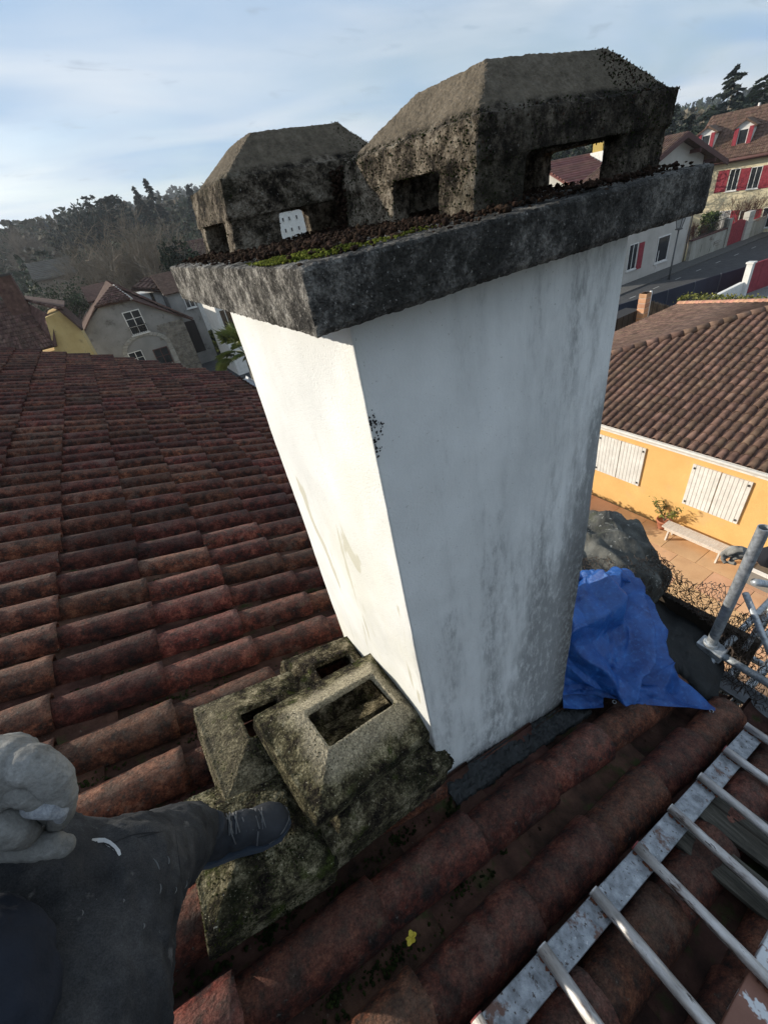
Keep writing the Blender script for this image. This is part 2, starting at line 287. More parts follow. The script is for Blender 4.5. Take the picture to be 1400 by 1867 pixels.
def erode(o, vox=.006, amps=((.05, .010, 3), (.012, .006, 2)), space='LOCAL', flat_=False):
    if vox: r = o.modifiers.new('r', 'REMESH'); r.mode = 'VOXEL'; r.voxel_size = vox
    for sz, st, dp in amps:
        d = o.modifiers.new('d', 'DISPLACE'); d.texture = clouds(sz, dp); d.strength = st; d.mid_level = .5; d.texture_coords = space
    bake(o)
    if flat_: o.data.polygons.foreach_set('use_smooth', [False]*len(o.data.polygons))
    return o
def noise2(x, y, s=0):
    return (math.sin(x*1.7+s)*math.cos(y*1.3-s*.7)+.5*math.sin(x*3.9-y*2.1+s*1.9)+.25*math.sin(x*7.7+y*6.1+s*3.1))/1.75
def icos(n, pos, size, seed=1, flatn=.7, rough=.35):
    """n lumpy pebbles: returns V, F"""
    bm = bmesh.new(); bmesh.ops.create_icosphere(bm, subdivisions=1, radius=1); bv = np.array([v.co for v in bm.verts]); bf = np.array([[v.index for v in f.verts] for f in bm.faces]); bm.free()
    r = np.random.default_rng(seed); V = []; Fs = []
    for i in range(n):
        q = bv*(1+r.normal(0, rough, (len(bv), 1))*.6)*np.array([1, r.uniform(.6, 1), flatn*r.uniform(.6, 1.2)]); a = r.uniform(0, 6.28); c, s_ = math.cos(a), math.sin(a)
        q = q@np.array([[c, s_, 0], [-s_, c, 0], [0, 0, 1]]); V.append(q*size[i]+pos[i]); Fs.append(bf+i*len(bv))
    return np.concatenate(V), np.concatenate(Fs)
def tufts(n, pos, hgt, seed=1, wd=.35, lean=.5):
    """n thin leaf blades/triangles"""
    r = np.random.default_rng(seed); pos = np.asarray(pos); hgt = np.asarray(hgt).reshape(-1, 1); a = r.uniform(0, 6.28, n)
    d = np.stack([np.cos(a), np.sin(a), np.zeros(n)], 1); ln = r.normal(0, lean, (n, 3)); ln[:, 2] = 1
    V = np.stack([pos-d*hgt*wd/2, pos+d*hgt*wd/2, pos+ln*hgt], 1).reshape(-1, 3); return V, np.arange(3*n).reshape(-1, 3)

# ================================================================== GROUND AND FAR LAND
def hgt(x, y):
    r = math.hypot(x, y); a = math.degrees(math.atan2(y, x))
    t = min(1, max(0, (r-75)/190)); t = t*t*(3-2*t)
    amp = 18+4*math.sin(math.radians(a)*3.1+.6)+2*math.sin(math.radians(a)*9+1); k_ = min(1, max(0, (66-a)/26)); amp = amp*(1-k_)+(5.5+1.5*math.sin(math.radians(a)*13))*k_
    if a < -30 or a > 150: amp *= .5
    z = G-.35+t*amp
    t2 = min(1, max(0, (r-330)/330)); z += t2*t2*(3-2*t2)*(20+9*math.sin(math.radians(a)*5+2))
    return z
gr = []; rr = [0, 8, 16, 26, 38, 52, 66, 80, 95, 110, 125, 140, 160, 180, 205, 235, 270, 320, 380, 450, 540, 660, 800, 950]; NA = 120
V = [(0, 0, G-.35)]; Fq = []
for r in rr[1:]:
    for k in range(NA): a = 2*PI*k/NA; V.append((r*math.cos(a), r*math.sin(a), hgt(r*math.cos(a), r*math.sin(a))))
for k in range(NA): Fq.append((0, 1+k, 1+(k+1) % NA))
for i in range(len(rr)-2):
    for k in range(NA): a, b = 1+i*NA, 1+(i+1)*NA; Fq.append((a+k, b+k, b+(k+1) % NA, a+(k+1) % NA))
ground_m = mat('winter_grass_ground', [(.3, (.035, .038, .018)), (.5, (.06, .065, .03)), (.7, (.095, .085, .05))], .12, 1, .3, 2, spots=[(.5, .6, .1, (.10, .085, .06))])
g = MB(); g.v = V; g.f = Fq; o = g.build('ground', ground_m, smooth=True); tag(o, kind='structure')
asph = mat('asphalt', [(.3, (.035, .036, .038)), (.7, (.06, .061, .063))], 2, .9, .5, 60, spots=[(.9, .6, .1, (.075, .074, .07))])
paint_m = flat('road_paint', (.35, .35, .33))
gravel_m = mat('grey_gravel', [(.35, (.10, .10, .10)), (.5, (.19, .19, .185)), (.7, (.30, .30, .29))], 14, 1, .8, 30, spots=[(1.1, .55, .1, (.13, .13, .125))])
b = MB(); b.box(8, 150, 16.2, 22.3, G-.34, G); tag(b.build('street', asph), kind='structure')
b = MB(); b.box(8, 150, 22.3, 24.08, G-.34, G+.10); tag(b.build('pavement', mat('pavement_asphalt', [(.3, (.07, .07, .068)), (.7, (.11, .108, .10))], 3, .95, .4, 50)), kind='structure')
ln = MB()
for i in range(24): x = 20+i*3.2; ln.box(x, x+.8, 21.0, 21.09, G+.001, G+.006)
tag(ln.build('street_marking', paint_m), kind='structure')
b = MB(); b.box(28.6, 70, 3.0, 14.1, G-.3, G+.02); tag(b.build('gravel_yard', gravel_m), kind='structure')
# lane on the left by the grey house, with its grass verge
b = MB(); b.box(4.9, 9.5, 12, 60, G-.34, G+.12); tag(b.build('lane', asph), kind='structure')

# patio: large sandstone slabs as separate pieces for the rows in view
patio = tag(bpy.data.objects.new('patio', None), kind='structure'); COL.objects.link(patio); patio.location = (9, 3, G)
pav_m = mat('sand_paving', [(.3, (.56, .32, .17)), (.55, (.66, .40, .22)), (.8, (.74, .48, .28))], 1.6, .9, .4, 60, vary=.05, spots=[(4, .64, .14, (.46, .28, .17))])
b = MB(); b.box(5.5, 11.6, -3, 16, G-.3, G-.03); b.build('patio_bed', mat('patio_joint', [(.3, (.10, .07, .05)), (.7, (.16, .11, .08))], 10, 1), patio)
k = 0
for i in range(6):
    for j in range(18):
        x0 = 11.55-.93*(i+1); y0 = -2.9+.95*j+(.47 if i % 2 else 0)
        b = MB(); b.box(x0+.007, x0+.923, y0+.007, y0+.943, G-.03, G+rng.uniform(-.002, .003)); b.build('paving_slab', pav_m, patio)

# ================================================================== OUR HOUSE: walls, roof tiles, gutter
house = thing('tiled_house', (-.5, 4, G), 'house we stand on, its low roof covered in old dark red half-round clay tiles', 'house')
wallm = mat('cream_render', [(.3, (.42, .38, .30)), (.7, (.55, .50, .41))], 2, .9, .4, 60)
XE = 1.50
def ymax(x):                       # far verge of the roof, slightly askew
    if x < -.1: return 9.35-.20*(x+.1)
    return 9.35-(x+.1)*.86
b = MB()
b.hexa([(-9, -6, G), (1.25, -6, G), (1.25, 7.7, G), (-9, 8.9, G)], [(-9, -6, -2.28), (1.25, -6, -2.28), (1.25, 7.7, -2.28), (-9, 8.9, -2.28)]); b.build('wall', wallm, house)
b = MB()
def deckp(x, y, h): return RP(x, y, h)
top = [deckp(-4.0, -4.5, -.02), deckp(XE-.05, -4.5, -.02), deckp(XE-.05, ymax(XE)-.05, -.02), deckp(-.1, ymax(-.1)-.05, -.02), deckp(-4, ymax(-4)-.05, -.02)]
b.prism(top, (0, 0, -.10)); fixn(b.build('roof_deck', dboard_m, house))
back = MB(); back.hexa([deckp(-4.0, -4.5, -.12), deckp(-4.0, 9.9, -.12), (-9.3, 9.9, -2.2), (-9.3, -4.5, -2.2)], [deckp(-4.0, -4.5, .04), deckp(-4.0, 9.9, .04), (-9.3, 9.9, -2.1), (-9.3, -4.5, -2.1)]); fixn(back.build('back_roof', tile_m, house))

def arc_tile(L=.425, wd=.158, wu=.126, H=.074, th=.011, nseg=7, nlen=1, amp=0, seed=0, up=1):
    """half-round tile; local x runs down-slope, wide end at +x; origin under the wide end"""
    r = np.random.default_rng(seed); V = []; Fc = []; nl = nlen+1
    for sh in (0, 1):
        for i in range(nl):
            t = i/nlen; x = -L+L*t; wv = (wu+(wd-wu)*t)/2-sh*th; hh = H*(.86+.14*t)-sh*th
            for k in range(nseg+1):
                a = PI*k/nseg; dz = amp*r.normal() if amp and 0 < i < nlen else 0; dxx = amp*r.normal() if amp and i == nlen and not sh else 0
                V.append((x+dxx*1.5, -wv*math.cos(a), up*(hh*math.sin(a)+dz)))
    ns = nseg+1; O = nl*ns
    for i in range(nlen):
        for k in range(nseg):
            q = (i*ns+k, (i+1)*ns+k, (i+1)*ns+k+1, i*ns+k+1); Fc.append(q if up > 0 else q[::-1])
    for k in range(nseg):                                  # lower rim
        a0 = nlen*ns+k; q = (a0, O+a0, O+a0+1, a0+1); Fc.append(q if up > 0 else q[::-1])
    for i in range(nlen):
        if nlen > 1 or True:
            for k in (range(nseg)):
                q = (O+i*ns+k, O+i*ns+k+1, O+(i+1)*ns+k+1, O+(i+1)*ns+k); Fc.append(q if up > 0 else q[::-1])
    me = bpy.data.meshes.new('roof_tile'); me.from_pydata(V, [], Fc); me.update(); me.materials.append(tile_m)
    ca_ = me.attributes.new('crest', 'FLOAT', 'POINT'); ca_.data.foreach_set('value', [max(0, v_[2]*up)/H for v_ in V])
    if True: me.polygons.foreach_set('use_smooth', [True]*len(me.polygons))
    return me, np.array(V), Fc
detailed = [arc_tile(nseg=14, nlen=16, amp=.0011, seed=i+1)[0] for i in range(6)]
simple, SV, SF = arc_tile(nseg=6, nlen=1)
pans = [arc_tile(L=.44, wd=.17, wu=.14, H=.045, nseg=8, nlen=6, amp=.0015, seed=20+i, up=-1)[0] for i in range(3)]
for m_ in pans: m_.materials.clear(); m_.materials.append(pan_m)
pan_s, PV, PF = arc_tile(L=.44, wd=.17, wu=.14, H=.045, nseg=5, nlen=1, up=-1)
ca, sa = math.cos(SL), math.sin(SL); EXP = .3455/ca*.975
spots_ = []
ROW = .2118; RY0 = .017
for j in range(-9, 50):
    yc = RY0+ROW*j; off = rng.uniform(-.008, .008)
    for i in range(-9, 9):
        xl = -.03+.337*i+off+rng.uniform(-.006, .006)                     # x of the lower (right) end
        if xl > XE+.04 or xl-.3 < -3.9: continue
        if yc > ymax(min(xl, XE)): continue
        if yc < -4.2: continue
        if xl > .0 and xl-.36 < SX and -.02 < yc < SY: continue           # the chimney stands here
        spots_.append((xl, yc, i, j))
def tile_mat(x, y, h, cov=True):
    tilt = SL-.050+rng.normal(0, .010); yaw = rng.normal(0, .013); roll_ = rng.normal(0, .03)
    return Matrix.Translation(RP(x, y, h)) @ Matrix.Rotation(tilt, 4, 'Y') @ Matrix.Rotation(yaw, 4, 'Z') @ Matrix.Rotation(roll_, 4, 'X')
def shows(x, y):                                                        # nearness of a tile to where we stand
    return (x-CAM[0])**2+(y-CAM[1])**2 + (6 if (x < -1.6+.25*0 and y < .3) or y < -1.3 else 0)
spots_.sort(key=lambda t: shows(t[0]-.2, t[1]))
inv = Matrix.Translation(-house.location)
SVr, SFr = [], []
for n_, (x, y, i, j) in enumerate(spots_):
    M4 = tile_mat(x, y, .040)
    if n_ < 300:
        o = bpy.data.objects.new('roof_tile', detailed[n_ % 6] if n_ < 130 else simple); COL.objects.link(o); o.parent = house; o.matrix_local = inv @ M4
    else:
        m_ = np.array(M4); SVr.append(SV@m_[:3, :3].T+m_[:3, 3]); SFr += [tuple(q+len(SVr)*0+(len(SVr)-1)*len(SV) for q in f) for f in SF]
if SVr: o = npmesh('roof_tile', np.concatenate(SVr), SFr, tile_m, house, True, 'stuff'); ca_ = o.data.attributes.new('crest', 'FLOAT', 'POINT'); ca_.data.foreach_set('value', np.tile(np.clip(SV[:, 2], 0, 1)/.074, len(SVr)).astype(np.float32))
# pan tiles lie between the cover rows
pl_ = []
for j in range(-10, 50):
    yc = RY0+ROW*(j+.5); off = rng.uniform(-.03, .03)
    for i in range(-9, 9):
        xl = .12+.337*i+off
        if xl > XE+.06 or xl-.3 < -3.9 or yc > ymax(min(xl, XE))-.05: continue
        if xl > .02 and xl-.36 < SX and .06 < yc < SY-.06: continue
        pl_.append((xl, yc))
pl_.sort(key=lambda t: shows(t[0]-.2, t[1])); SVr, SFr = [], []
for n_, (x, y) in enumerate(pl_):
    M4 = tile_mat(x, y, .060)
    if n_ < 140:
        o = bpy.data.objects.new('pan_tile', pans[n_ % 3]); COL.objects.link(o); o.parent = house; o.matrix_local = inv @ M4
    else:
        m_ = np.array(M4); SVr.append(PV@m_[:3, :3].T+m_[:3, 3]); SFr += [tuple(q+(len(SVr)-1)*len(PV) for q in f) for f in PF]
o = npmesh('pan_tile', np.concatenate(SVr), SFr, pan_m, house, True, 'stuff')
# gutter along the eave
b = MB(); n = 7; A = []; 
for yy in (-4.4, ymax(XE)+.02):
    A.append([(XE+.06-.055*math.cos(PI*k/n), yy, -Z0-XE*TS+.005-.055*math.sin(PI*k/n)) for k in range(n+1)])
    A.append([(XE+.06-.050*math.cos(PI*k/n), yy, -Z0-XE*TS+.005-.050*math.sin(PI*k/n)) for k in range(n+1)])
b.add(A[0]+A[2]+A[1]+A[3], [(k, k+1, n+1+k+1, n+1+k) for k in range(n)]+[(2*n+2+k, 3*n+3+k, 3*n+3+k+1, 2*n+2+k+1) for k in range(n)]+[(0, n+1, 3*n+3, 2*n+2), (n, 3*n+2, 4*n+3, 2*n+1)])
b.build('gutter', mat('zinc_gutter', [(.3, (.16, .17, .18)), (.7, (.30, .31, .32))], 9, .5, .2, 40, metal=.5), house, True)

# ================================================================== CHIMNEY
chim = thing('chimney', (SX/2, SY/2, -Z0), 'tall white rendered chimney with a mossy concrete slab and two concrete cowls on top', 'chimney')
b = MB(); zb = -Z0-.5
b.hexa([(0, 0, zb), (SX, 0, zb), (SX, SY, zb), (0, SY, zb)], [(0, 0, 0), (SX, 0, 0), (SX, SY, 0), (0, SY, 0)])
st = b.build('stack', stack_m, None, local=True); st.parent = chim; st.location = -chim.location
sm = st.modifiers.new('s', 'REMESH'); sm.mode = 'VOXEL'; sm.voxel_size = .011
for sz, s_, dp in ((.25, .008, 2), (.03, .0012, 2)):
    d_ = st.modifiers.new('d', 'DISPLACE'); d_.texture = clouds(sz, dp); d_.strength = s_; d_.mid_level = .5
bake(st)
T = .0755
b = MB(); b.hexa([(-.089, -.088, 0), (SX+.09, -.088, 0), (SX+.09, SY+.078, 0), (-.089, SY+.078, 0)], [(-.089, -.088, T), (SX+.09, -.088, T), (SX+.09, SY+.078, T), (-.089, SY+.078, T)])
sb = b.build('slab', slab_m, None, local=True); sb.parent = chim; sb.location = -chim.location; erode(sb, .0052, ((.12, .003, 2), (.02, .0022, 2), (.006, .0036, 2)), flat_=True)
# cement flashing round the foot
b = MB(); wf = .095
for (p0, p1, q0, q1) in (((-.0, -.0), (SX, 0), (-.015, -wf), (SX+.09, -wf)), ((SX, 0), (SX, SY), (SX+.09, -wf), (SX+.09, SY+.08))):
    i0, i1 = RP(*p0, .040), RP(*p1, .040); o0, o1 = RP(*q0, .034), RP(*q1, .034); lo = Vector((0, 0, -.05))
    b.hexa([i0+lo, i1+lo, o1+lo, o0+lo], [i0, i1, o1, o0])
fl = fixn(b.build('flashing', zinc_m, chim)); erode(fl, .008, ((.06, .022, 2), (.015, .010, 2)), flat_=True)

def cowl_mesh(name, box, top, z0, z1, z2, win, m, th=.032, opened=True, lean=None, vox=.0044, seed=0, band=.006):
    """box=(x0,x1,y0,y1) rim, top=(x0,x1,y0,y1) of the hipped crown; win = dict side -> (a0,a1,zt)"""
    x0, x1, y0, y1 = box; b = MB()
    def lp(c, z, ins=0): return [(c[0]+ins, c[2]+ins, z), (c[1]-ins, c[2]+ins, z), (c[1]-ins, c[3]-ins, z), (c[0]+ins, c[3]-ins, z)]
    def ring(o0, o1, i0, i1):
        b.add(o0+o1+i1+i0, [q for k in range(4) for q in ((k, (k+1) % 4, 4+(k+1) % 4, 4+k), (4+k, 4+(k+1) % 4, 8+(k+1) % 4, 8+k), (8+k, 8+(k+1) % 4, 12+(k+1) % 4, 12+k), (12+k, 12+(k+1) % 4, (k+1) % 4, k))])
    zt = max([w_[2] for w_ in win.values()]+[z0+.02]) if win else z0+.03
    ring(lp(box, zt-.002, -band), lp(box, z1, -band), lp(box, zt-.002, th), lp(box, z1, th))
    zs = z0
    for side, (ax0, ax1) in (('f', (x0, x1)), ('k', (x0, x1)), ('l', (y0, y1)), ('r', (y0, y1))):
        w_ = win.get(side); segs = [(ax0, ax1)] if w_ is None else [(ax0, w_[0]), (w_[1], ax1)]
        for (p, q) in segs:
            if side == 'f': b.box(p, q, y0, y0+th, zs, zt+.002)
            if side == 'k': b.box(p, q, y1-th, y1, zs, zt+.002)
            if side == 'l': b.box(x0, x0+th, p, q, zs, zt+.002)
            if side == 'r': b.box(x1-th, x1, p, q, zs, zt+.002)
    if opened:
        hi = [(a, b_, z2) for a, b_, _ in lp(top, 0)]; ring(lp(box, z1-.004), hi, lp(box, z1-.02, th), [(a, b_, z2-.02) for a, b_, _ in lp(top, 0, .010)])
    else: b.hexa(lp(box, z1-.004), [(a, b_, z2) for a, b_, _ in lp(top, 0)])
    o = b.build(name, m, None, local=True); fixn(o)
    if lean:
        for v in o.data.vertices:
            f = (v.co.z-z0)/(z1-z0); f = max(0, min(1.2, f)); v.co.x += lean(v.co)[0]*f; v.co.y += lean(v.co)[1]*f
    return erode(o, vox, ((.10, .003, 2), (.020, .0022, 3), (.006, .0036, 2)), flat_=True)
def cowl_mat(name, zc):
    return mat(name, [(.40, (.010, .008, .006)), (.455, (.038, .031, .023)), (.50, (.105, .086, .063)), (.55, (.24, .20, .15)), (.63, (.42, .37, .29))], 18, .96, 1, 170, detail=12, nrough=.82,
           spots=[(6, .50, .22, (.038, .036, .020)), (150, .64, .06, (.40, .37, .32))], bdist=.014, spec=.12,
           zone=[('y', .06, .0, (.026, .021, .017), .62), ('z', zc, zc+.008, (.27, .225, .165), .78)])  # walls darker towards the near side, crown paler above the rim
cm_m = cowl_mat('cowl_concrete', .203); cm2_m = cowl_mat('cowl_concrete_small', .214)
def add_moss(parent, cowl): pass
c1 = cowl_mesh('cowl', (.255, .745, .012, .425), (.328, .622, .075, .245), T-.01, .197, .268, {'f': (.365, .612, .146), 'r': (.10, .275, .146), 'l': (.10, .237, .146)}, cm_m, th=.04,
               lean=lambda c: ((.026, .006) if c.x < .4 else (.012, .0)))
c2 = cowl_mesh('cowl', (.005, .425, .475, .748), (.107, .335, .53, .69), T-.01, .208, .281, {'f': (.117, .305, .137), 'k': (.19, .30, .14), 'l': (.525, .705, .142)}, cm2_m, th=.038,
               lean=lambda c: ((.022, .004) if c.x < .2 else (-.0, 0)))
for c_, lb in ((c1, 'larger concrete cowl at the right, overgrown with dark moss'), (c2, 'smaller concrete cowl at the left')):
    c_.parent = chim; c_.location = -chim.location; c_['label'] = lb
# crumbs of mortar and soil over the slab
pos = []; sz = []; r = np.random.default_rng(3)
while len(pos) < 11500:
    x, y = r.uniform(-.088, SX+.088), r.uniform(-.087, SY+.075)
    e = min(x+.089, SX+.09-x, y+.088, SY+.078-y); inside = (.25 < x < .75 and .01 < y < .35) or (0 < x < .42 and .47 < y < .75)
    pr = min(1, .03+max(0, e-.012)/.06) if not inside else .25
    if y < .10: pr *= .55
    if x < .12 and y < .12: pr *= .5
    if r.random() > pr: continue
    pos.append((x, y, T+r.uniform(0, .010)*(1 if e > .02 else .3))); sz.append(r.gamma(1.7, .0011)+.0007)
Vv, Ff = icos(len(pos), np.array(pos), np.minimum(np.array(sz), .009), 5); npmesh('debris', Vv, Ff, soil_m, chim, False, 'stuff')
def cushion(n, cx, cy, z, rx, ry, seed, s=.004, hz=.012):
    r = np.random.default_rng(seed); q = r.normal(0, 1, (n, 2)); d = np.exp(-(q**2).sum(1)*.4)
    P = np.stack([cx+q[:, 0]*rx, cy+q[:, 1]*ry, z+d*hz*r.uniform(.3, 1, n)], 1); return P, r.uniform(.5, 1, n)*s
PP = []; ZZ = []
for k_, (cx, cy, rx, ry, nn, s_, hz_) in enumerate([(-.035, .02, .020, .016, 700, .0026, .006), (-.06, .05, .012, .02, 400, .0024, .005), (.0, -.02, .022, .012, 420, .0024, .005), (.05, -.03, .018, .008, 120, .002, .004), (.136, .0, .012, .007, 160, .0022, .004), (-.075, .06, .006, .03, 200, .002, .003), (.10, -.02, .02, .006, 60, .002, .003)]):
    P, s = cushion(nn, cx, cy, T+.002, rx, ry, k_+40, s_, hz_); PP.append(P); ZZ.append(s)
PP = np.concatenate(PP); ZZ = np.concatenate(ZZ); ok = (PP[:, 0] > -.092) & (PP[:, 1] > -.092) & (PP[:, 0] < SX+.09) ; PP, ZZ = PP[ok], ZZ[ok]
Vv, Ff = icos(len(PP), PP, ZZ, 6, .8); npmesh('moss', Vv, Ff, moss_m, chim, False, 'stuff')
# gritty growth on the cowls (points on their surface)
def grit(cowl, n, fil, m, size, seed, name, parent):
    me = cowl.data; nv = len(me.vertices); co = np.empty(nv*3, dtype=np.float32); me.vertices.foreach_get('co', co); co = co.reshape(-1, 3)
    off = np.array(cowl.matrix_local.translation) if cowl.parent else np.zeros(3)
    r = np.random.default_rng(seed); idx = r.permutation(nv); P = co[idx]+r.normal(0, .0011, (len(idx), 3)); keep = [i for i, p in enumerate(P) if fil(p, r)][:n]; P = P[keep]
    Vv, Ff = icos(len(P), P, size*r.uniform(.4, 1.3, len(P)), seed, .9); return npmesh(name, Vv, Ff, m, parent, False, 'stuff')
grit(c1, 7500, lambda p, r: (p[0] < .285 or p[1] < .035 or p[2] > .19 or p[0] > .735) and p[2] > .09 and (p[2] < .205 or p[0] > .60) and r.random() < (.9 if p[0] > .6 or p[0] < .3 else .35), dmoss_m, .0015, 11, 'moss', chim)
grit(c2, 3500, lambda p, r: (p[2] > .17 and p[0] > .32) or (r.random() < .25 and p[2] < .205), dmoss_m, .0014, 12, 'moss', chim)
grit(c1, 2600, lambda p, r: (p[2] > .19 and p[0] > .60) or (r.random() < .2 and p[2] < .20), soil_m, .0019, 13, 'debris', chim)
Pm = [(r.uniform(.36, .47), r.uniform(.36, .47), .0) for _ in range(1)]
pos = []; 
for i in range(3600):                                                  # mortar fillet packed between the two cowls
    x = r.uniform(.26, .44); y = r.uniform(.42, .475); f = r.random(); pos.append((x, y, T+f*.118))
Vv, Ff = icos(len(pos), np.array(pos), r.uniform(.0015, .0055, len(pos)), 14); npmesh('debris', Vv, Ff, soil_m, chim, False, 'stuff')
# patch of black bubbled paint on the shaded face near the arris
b = MB(); r_ = random.Random(5)
for k_ in range(60):
    u = 672+r_.gauss(10, 9); v = 770+r_.choice((0, 0, 28, 50))+r_.gauss(0, 8); p = onx(u, v, 0) if False else ony(max(u, 668+(v-760)*.22+4), v, -.003)
    q = r_.uniform(.0006, .0026); n_ = 7
    b.add([(p.x+q*math.cos(6.28*i/n_)*r_.uniform(.5, 1.4), p.y-.002, p.z+q*math.sin(6.28*i/n_)*r_.uniform(.6, 1.8)) for i in range(n_)]+[(p.x, p.y-.004, p.z)], [(i, (i+1) % n_, n_) for i in range(n_)])
b.build('stain', flat('black_stain', (.012, .012, .012)), chim)['kind'] = 'stuff'

# ================================================================== LOOSE COWLS ON THE TILES
def loose_mat(name, zone=None): return mat(name, [(.40, (.008, .006, .005)), (.455, (.030, .024, .017)), (.50, (.072, .062, .034)), (.55, (.17, .148, .092)), (.63, (.38, .33, .22))], 13, .96, 1, 150, detail=12, nrough=.82,
           spots=[(8, .54, .14, (.020, .020, .010)), (15, .58, .10, (.050, .060, .014)), (170, .64, .05, (.36, .33, .26))], bdist=.014, spec=.12, vary=.05, zone=zone, grain=(170, .45, 1.7))
cw_m = loose_mat('mossy_loose_concrete')
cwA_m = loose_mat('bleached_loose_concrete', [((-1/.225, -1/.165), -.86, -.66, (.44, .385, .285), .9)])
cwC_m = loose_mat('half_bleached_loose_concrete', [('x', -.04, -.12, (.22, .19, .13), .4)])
def loose(LX, LY, wh, ph, hx, hy, opened, pos, rotz, tx, ty, label, seed=0, wins=None, th=.034, m=cw_m):
    o = cowl_mesh('loose_cowl', (-LX/2, LX/2, -LY/2, LY/2), (-hx/2, hx/2, -hy/2, hy/2), 0, wh, wh+ph, wins or {}, m, th=th, opened=opened, vox=.0056)
    o.matrix_world = Matrix.Translation(RP(*pos)) @ Matrix.Rotation(SL+ty, 4, 'Y') @ Matrix.Rotation(tx, 4, 'X') @ Matrix.Rotation(rotz, 4, 'Z')
    return tag(o, label, 'chimney cowl', 'loose concrete cowls stacked on the roof')
sideW = {'l': (-.09, .09, .09), 'r': (-.09, .09, .09)}
cB = loose(.455, .33, .135, .055, .26, .14, True, (-.238, .105, .075), .09, 0, 0, 'dark mossy cowl at the bottom of the stack, right against the foot of the chimney', wins=sideW)
cA = loose(.465, .345, .085, .065, .265, .135, True, (-.222, .172, .262), .15, .07, .0, 'sunlit hollow cowl lying tilted on top of the stack, its rectangular hole facing up', m=cwA_m)
cC = loose(.34, .345, .135, .05, .135, .115, True, (-.478, .345, .095), .04, .0, .0, 'cowl with a small square hole to the left of the topmost one', wins={'f': (-.09, .09, .08)}, m=cwC_m)
cD = loose(.315, .33, .135, .045, .17, .17, False, (-.592, .075, .05), -.03, 0, 0, 'low mossy cowl that the shoe is standing on')
cE = loose(.315, .34, .11, .045, .16, .15, True, (-.172, .455, .08), .05, .12, .0, 'cowl half hidden behind the topmost one, beside the sunny chimney face')
def grit_on(cowl, n, m, size, seed, name, fil=None):
    me = cowl.data; nv = len(me.vertices); co = np.empty(nv*3, dtype=np.float32); me.vertices.foreach_get('co', co); co = co.reshape(-1, 3); no = np.empty(nv*3, dtype=np.float32); me.vertices.foreach_get('normal', no); no = no.reshape(-1, 3)
    r = np.random.default_rng(seed); cen = co[r.integers(0, nv, 26)]; idx = r.permutation(nv)[:n*5]; d = np.min(np.linalg.norm(co[idx][:, None]-cen[None], axis=2), axis=1); keep = idx[(r.random(len(idx)) < np.exp(-(d/.035)**2)) & (no[idx, 2] > -.3)][:n]
    P = co[keep]+r.normal(0, .0012, (len(keep), 3)); Vv, Ff = icos(len(P), P, size*r.uniform(.4, 1.3, len(P)), seed, .8); o = npmesh(name, Vv, Ff, m, None, False, 'stuff'); o.parent = cowl; return o
for q, (n_, sd_) in zip((cB, cC, cD, cE, cA), ((2600, 61), (1500, 62), (2800, 63), (1200, 64), (500, 65))):
    grit_on(q, n_, dmoss_m, .0021, sd_, 'moss'); grit_on(q, n_//3, mossy2_m, .0020, sd_+10, 'moss')

# ================================================================== MOSS AND LEAF BITS ON THE ROOF
PP = []; ZZ = []; r = np.random.default_rng(77)
for k_ in range(150):
    y = RY0+ROW*(r.integers(-2, 16)+.5)+r.normal(0, .012); x = r.uniform(-2.2, 1.2) if y > .8 else r.uniform(-1.0, .05)
    if -.05 < x < SX+.05 and 0 < y < SY: continue
    n_ = r.integers(8, 42); s_ = r.uniform(.008, .03)
    for i in range(n_): a, q = r.normal(0, s_*1.4), r.normal(0, s_*.55); p = RP(x+a, y+q, .020+r.uniform(0, .010)); PP.append(tuple(p)); ZZ.append(r.uniform(.002, .0065))
Vv, Ff = icos(len(PP), np.array(PP), np.array(ZZ), 21, .7); o = npmesh('moss', Vv, Ff, dmoss_m, house, False, 'stuff')
PP = []; ZZ = []
for k_ in range(2600):
    y = RY0+ROW*(r.integers(-5, 26)+.5)+r.normal(0, .022); x = r.uniform(-2.6, 1.35)
    if -.05 < x < SX+.05 and 0 < y < SY: continue
    PP.append(tuple(RP(x, y, .015+abs(y % ROW-.1)*.1))); ZZ.append(r.gamma(2, .0011)+.001)
Vv, Ff = icos(len(PP), np.array(PP), np.array(ZZ), 22, .6); npmesh('debris', Vv, Ff, soil_m, house, False, 'stuff')
lf = thing('fallen_leaf', roof(750, 1712, .045), 'small curled yellow leaf lying in the shaded gutter of the foreground tiles', 'leaf')
b = MB(); n_ = 22; c0 = lf.location
P = [(0, 0, .004)]
for k_ in range(n_): a = 6.28*k_/n_; q = .020*(1+.22*math.cos(5*a)+.15*math.sin(2*a)); P.append((q*math.cos(a)*.7, q*math.sin(a)*.55, .003+.009*abs(math.sin(a*1.5))))
b.add([(p[0], p[1], p[2]-.02*p[0]) for p in P], [(0, 1+k_, 1+(k_+1) % n_) for k_ in range(n_)])
lo = b.build('leaf_blade', mat('yellow_leaf', [(.35, (.42, .33, .04)), (.6, (.62, .5, .06)), (.8, (.2, .1, .03))], 60, .7), lf, local=True)
e_ = lo.modifiers.new('t', 'SOLIDIFY'); e_.thickness = .0015

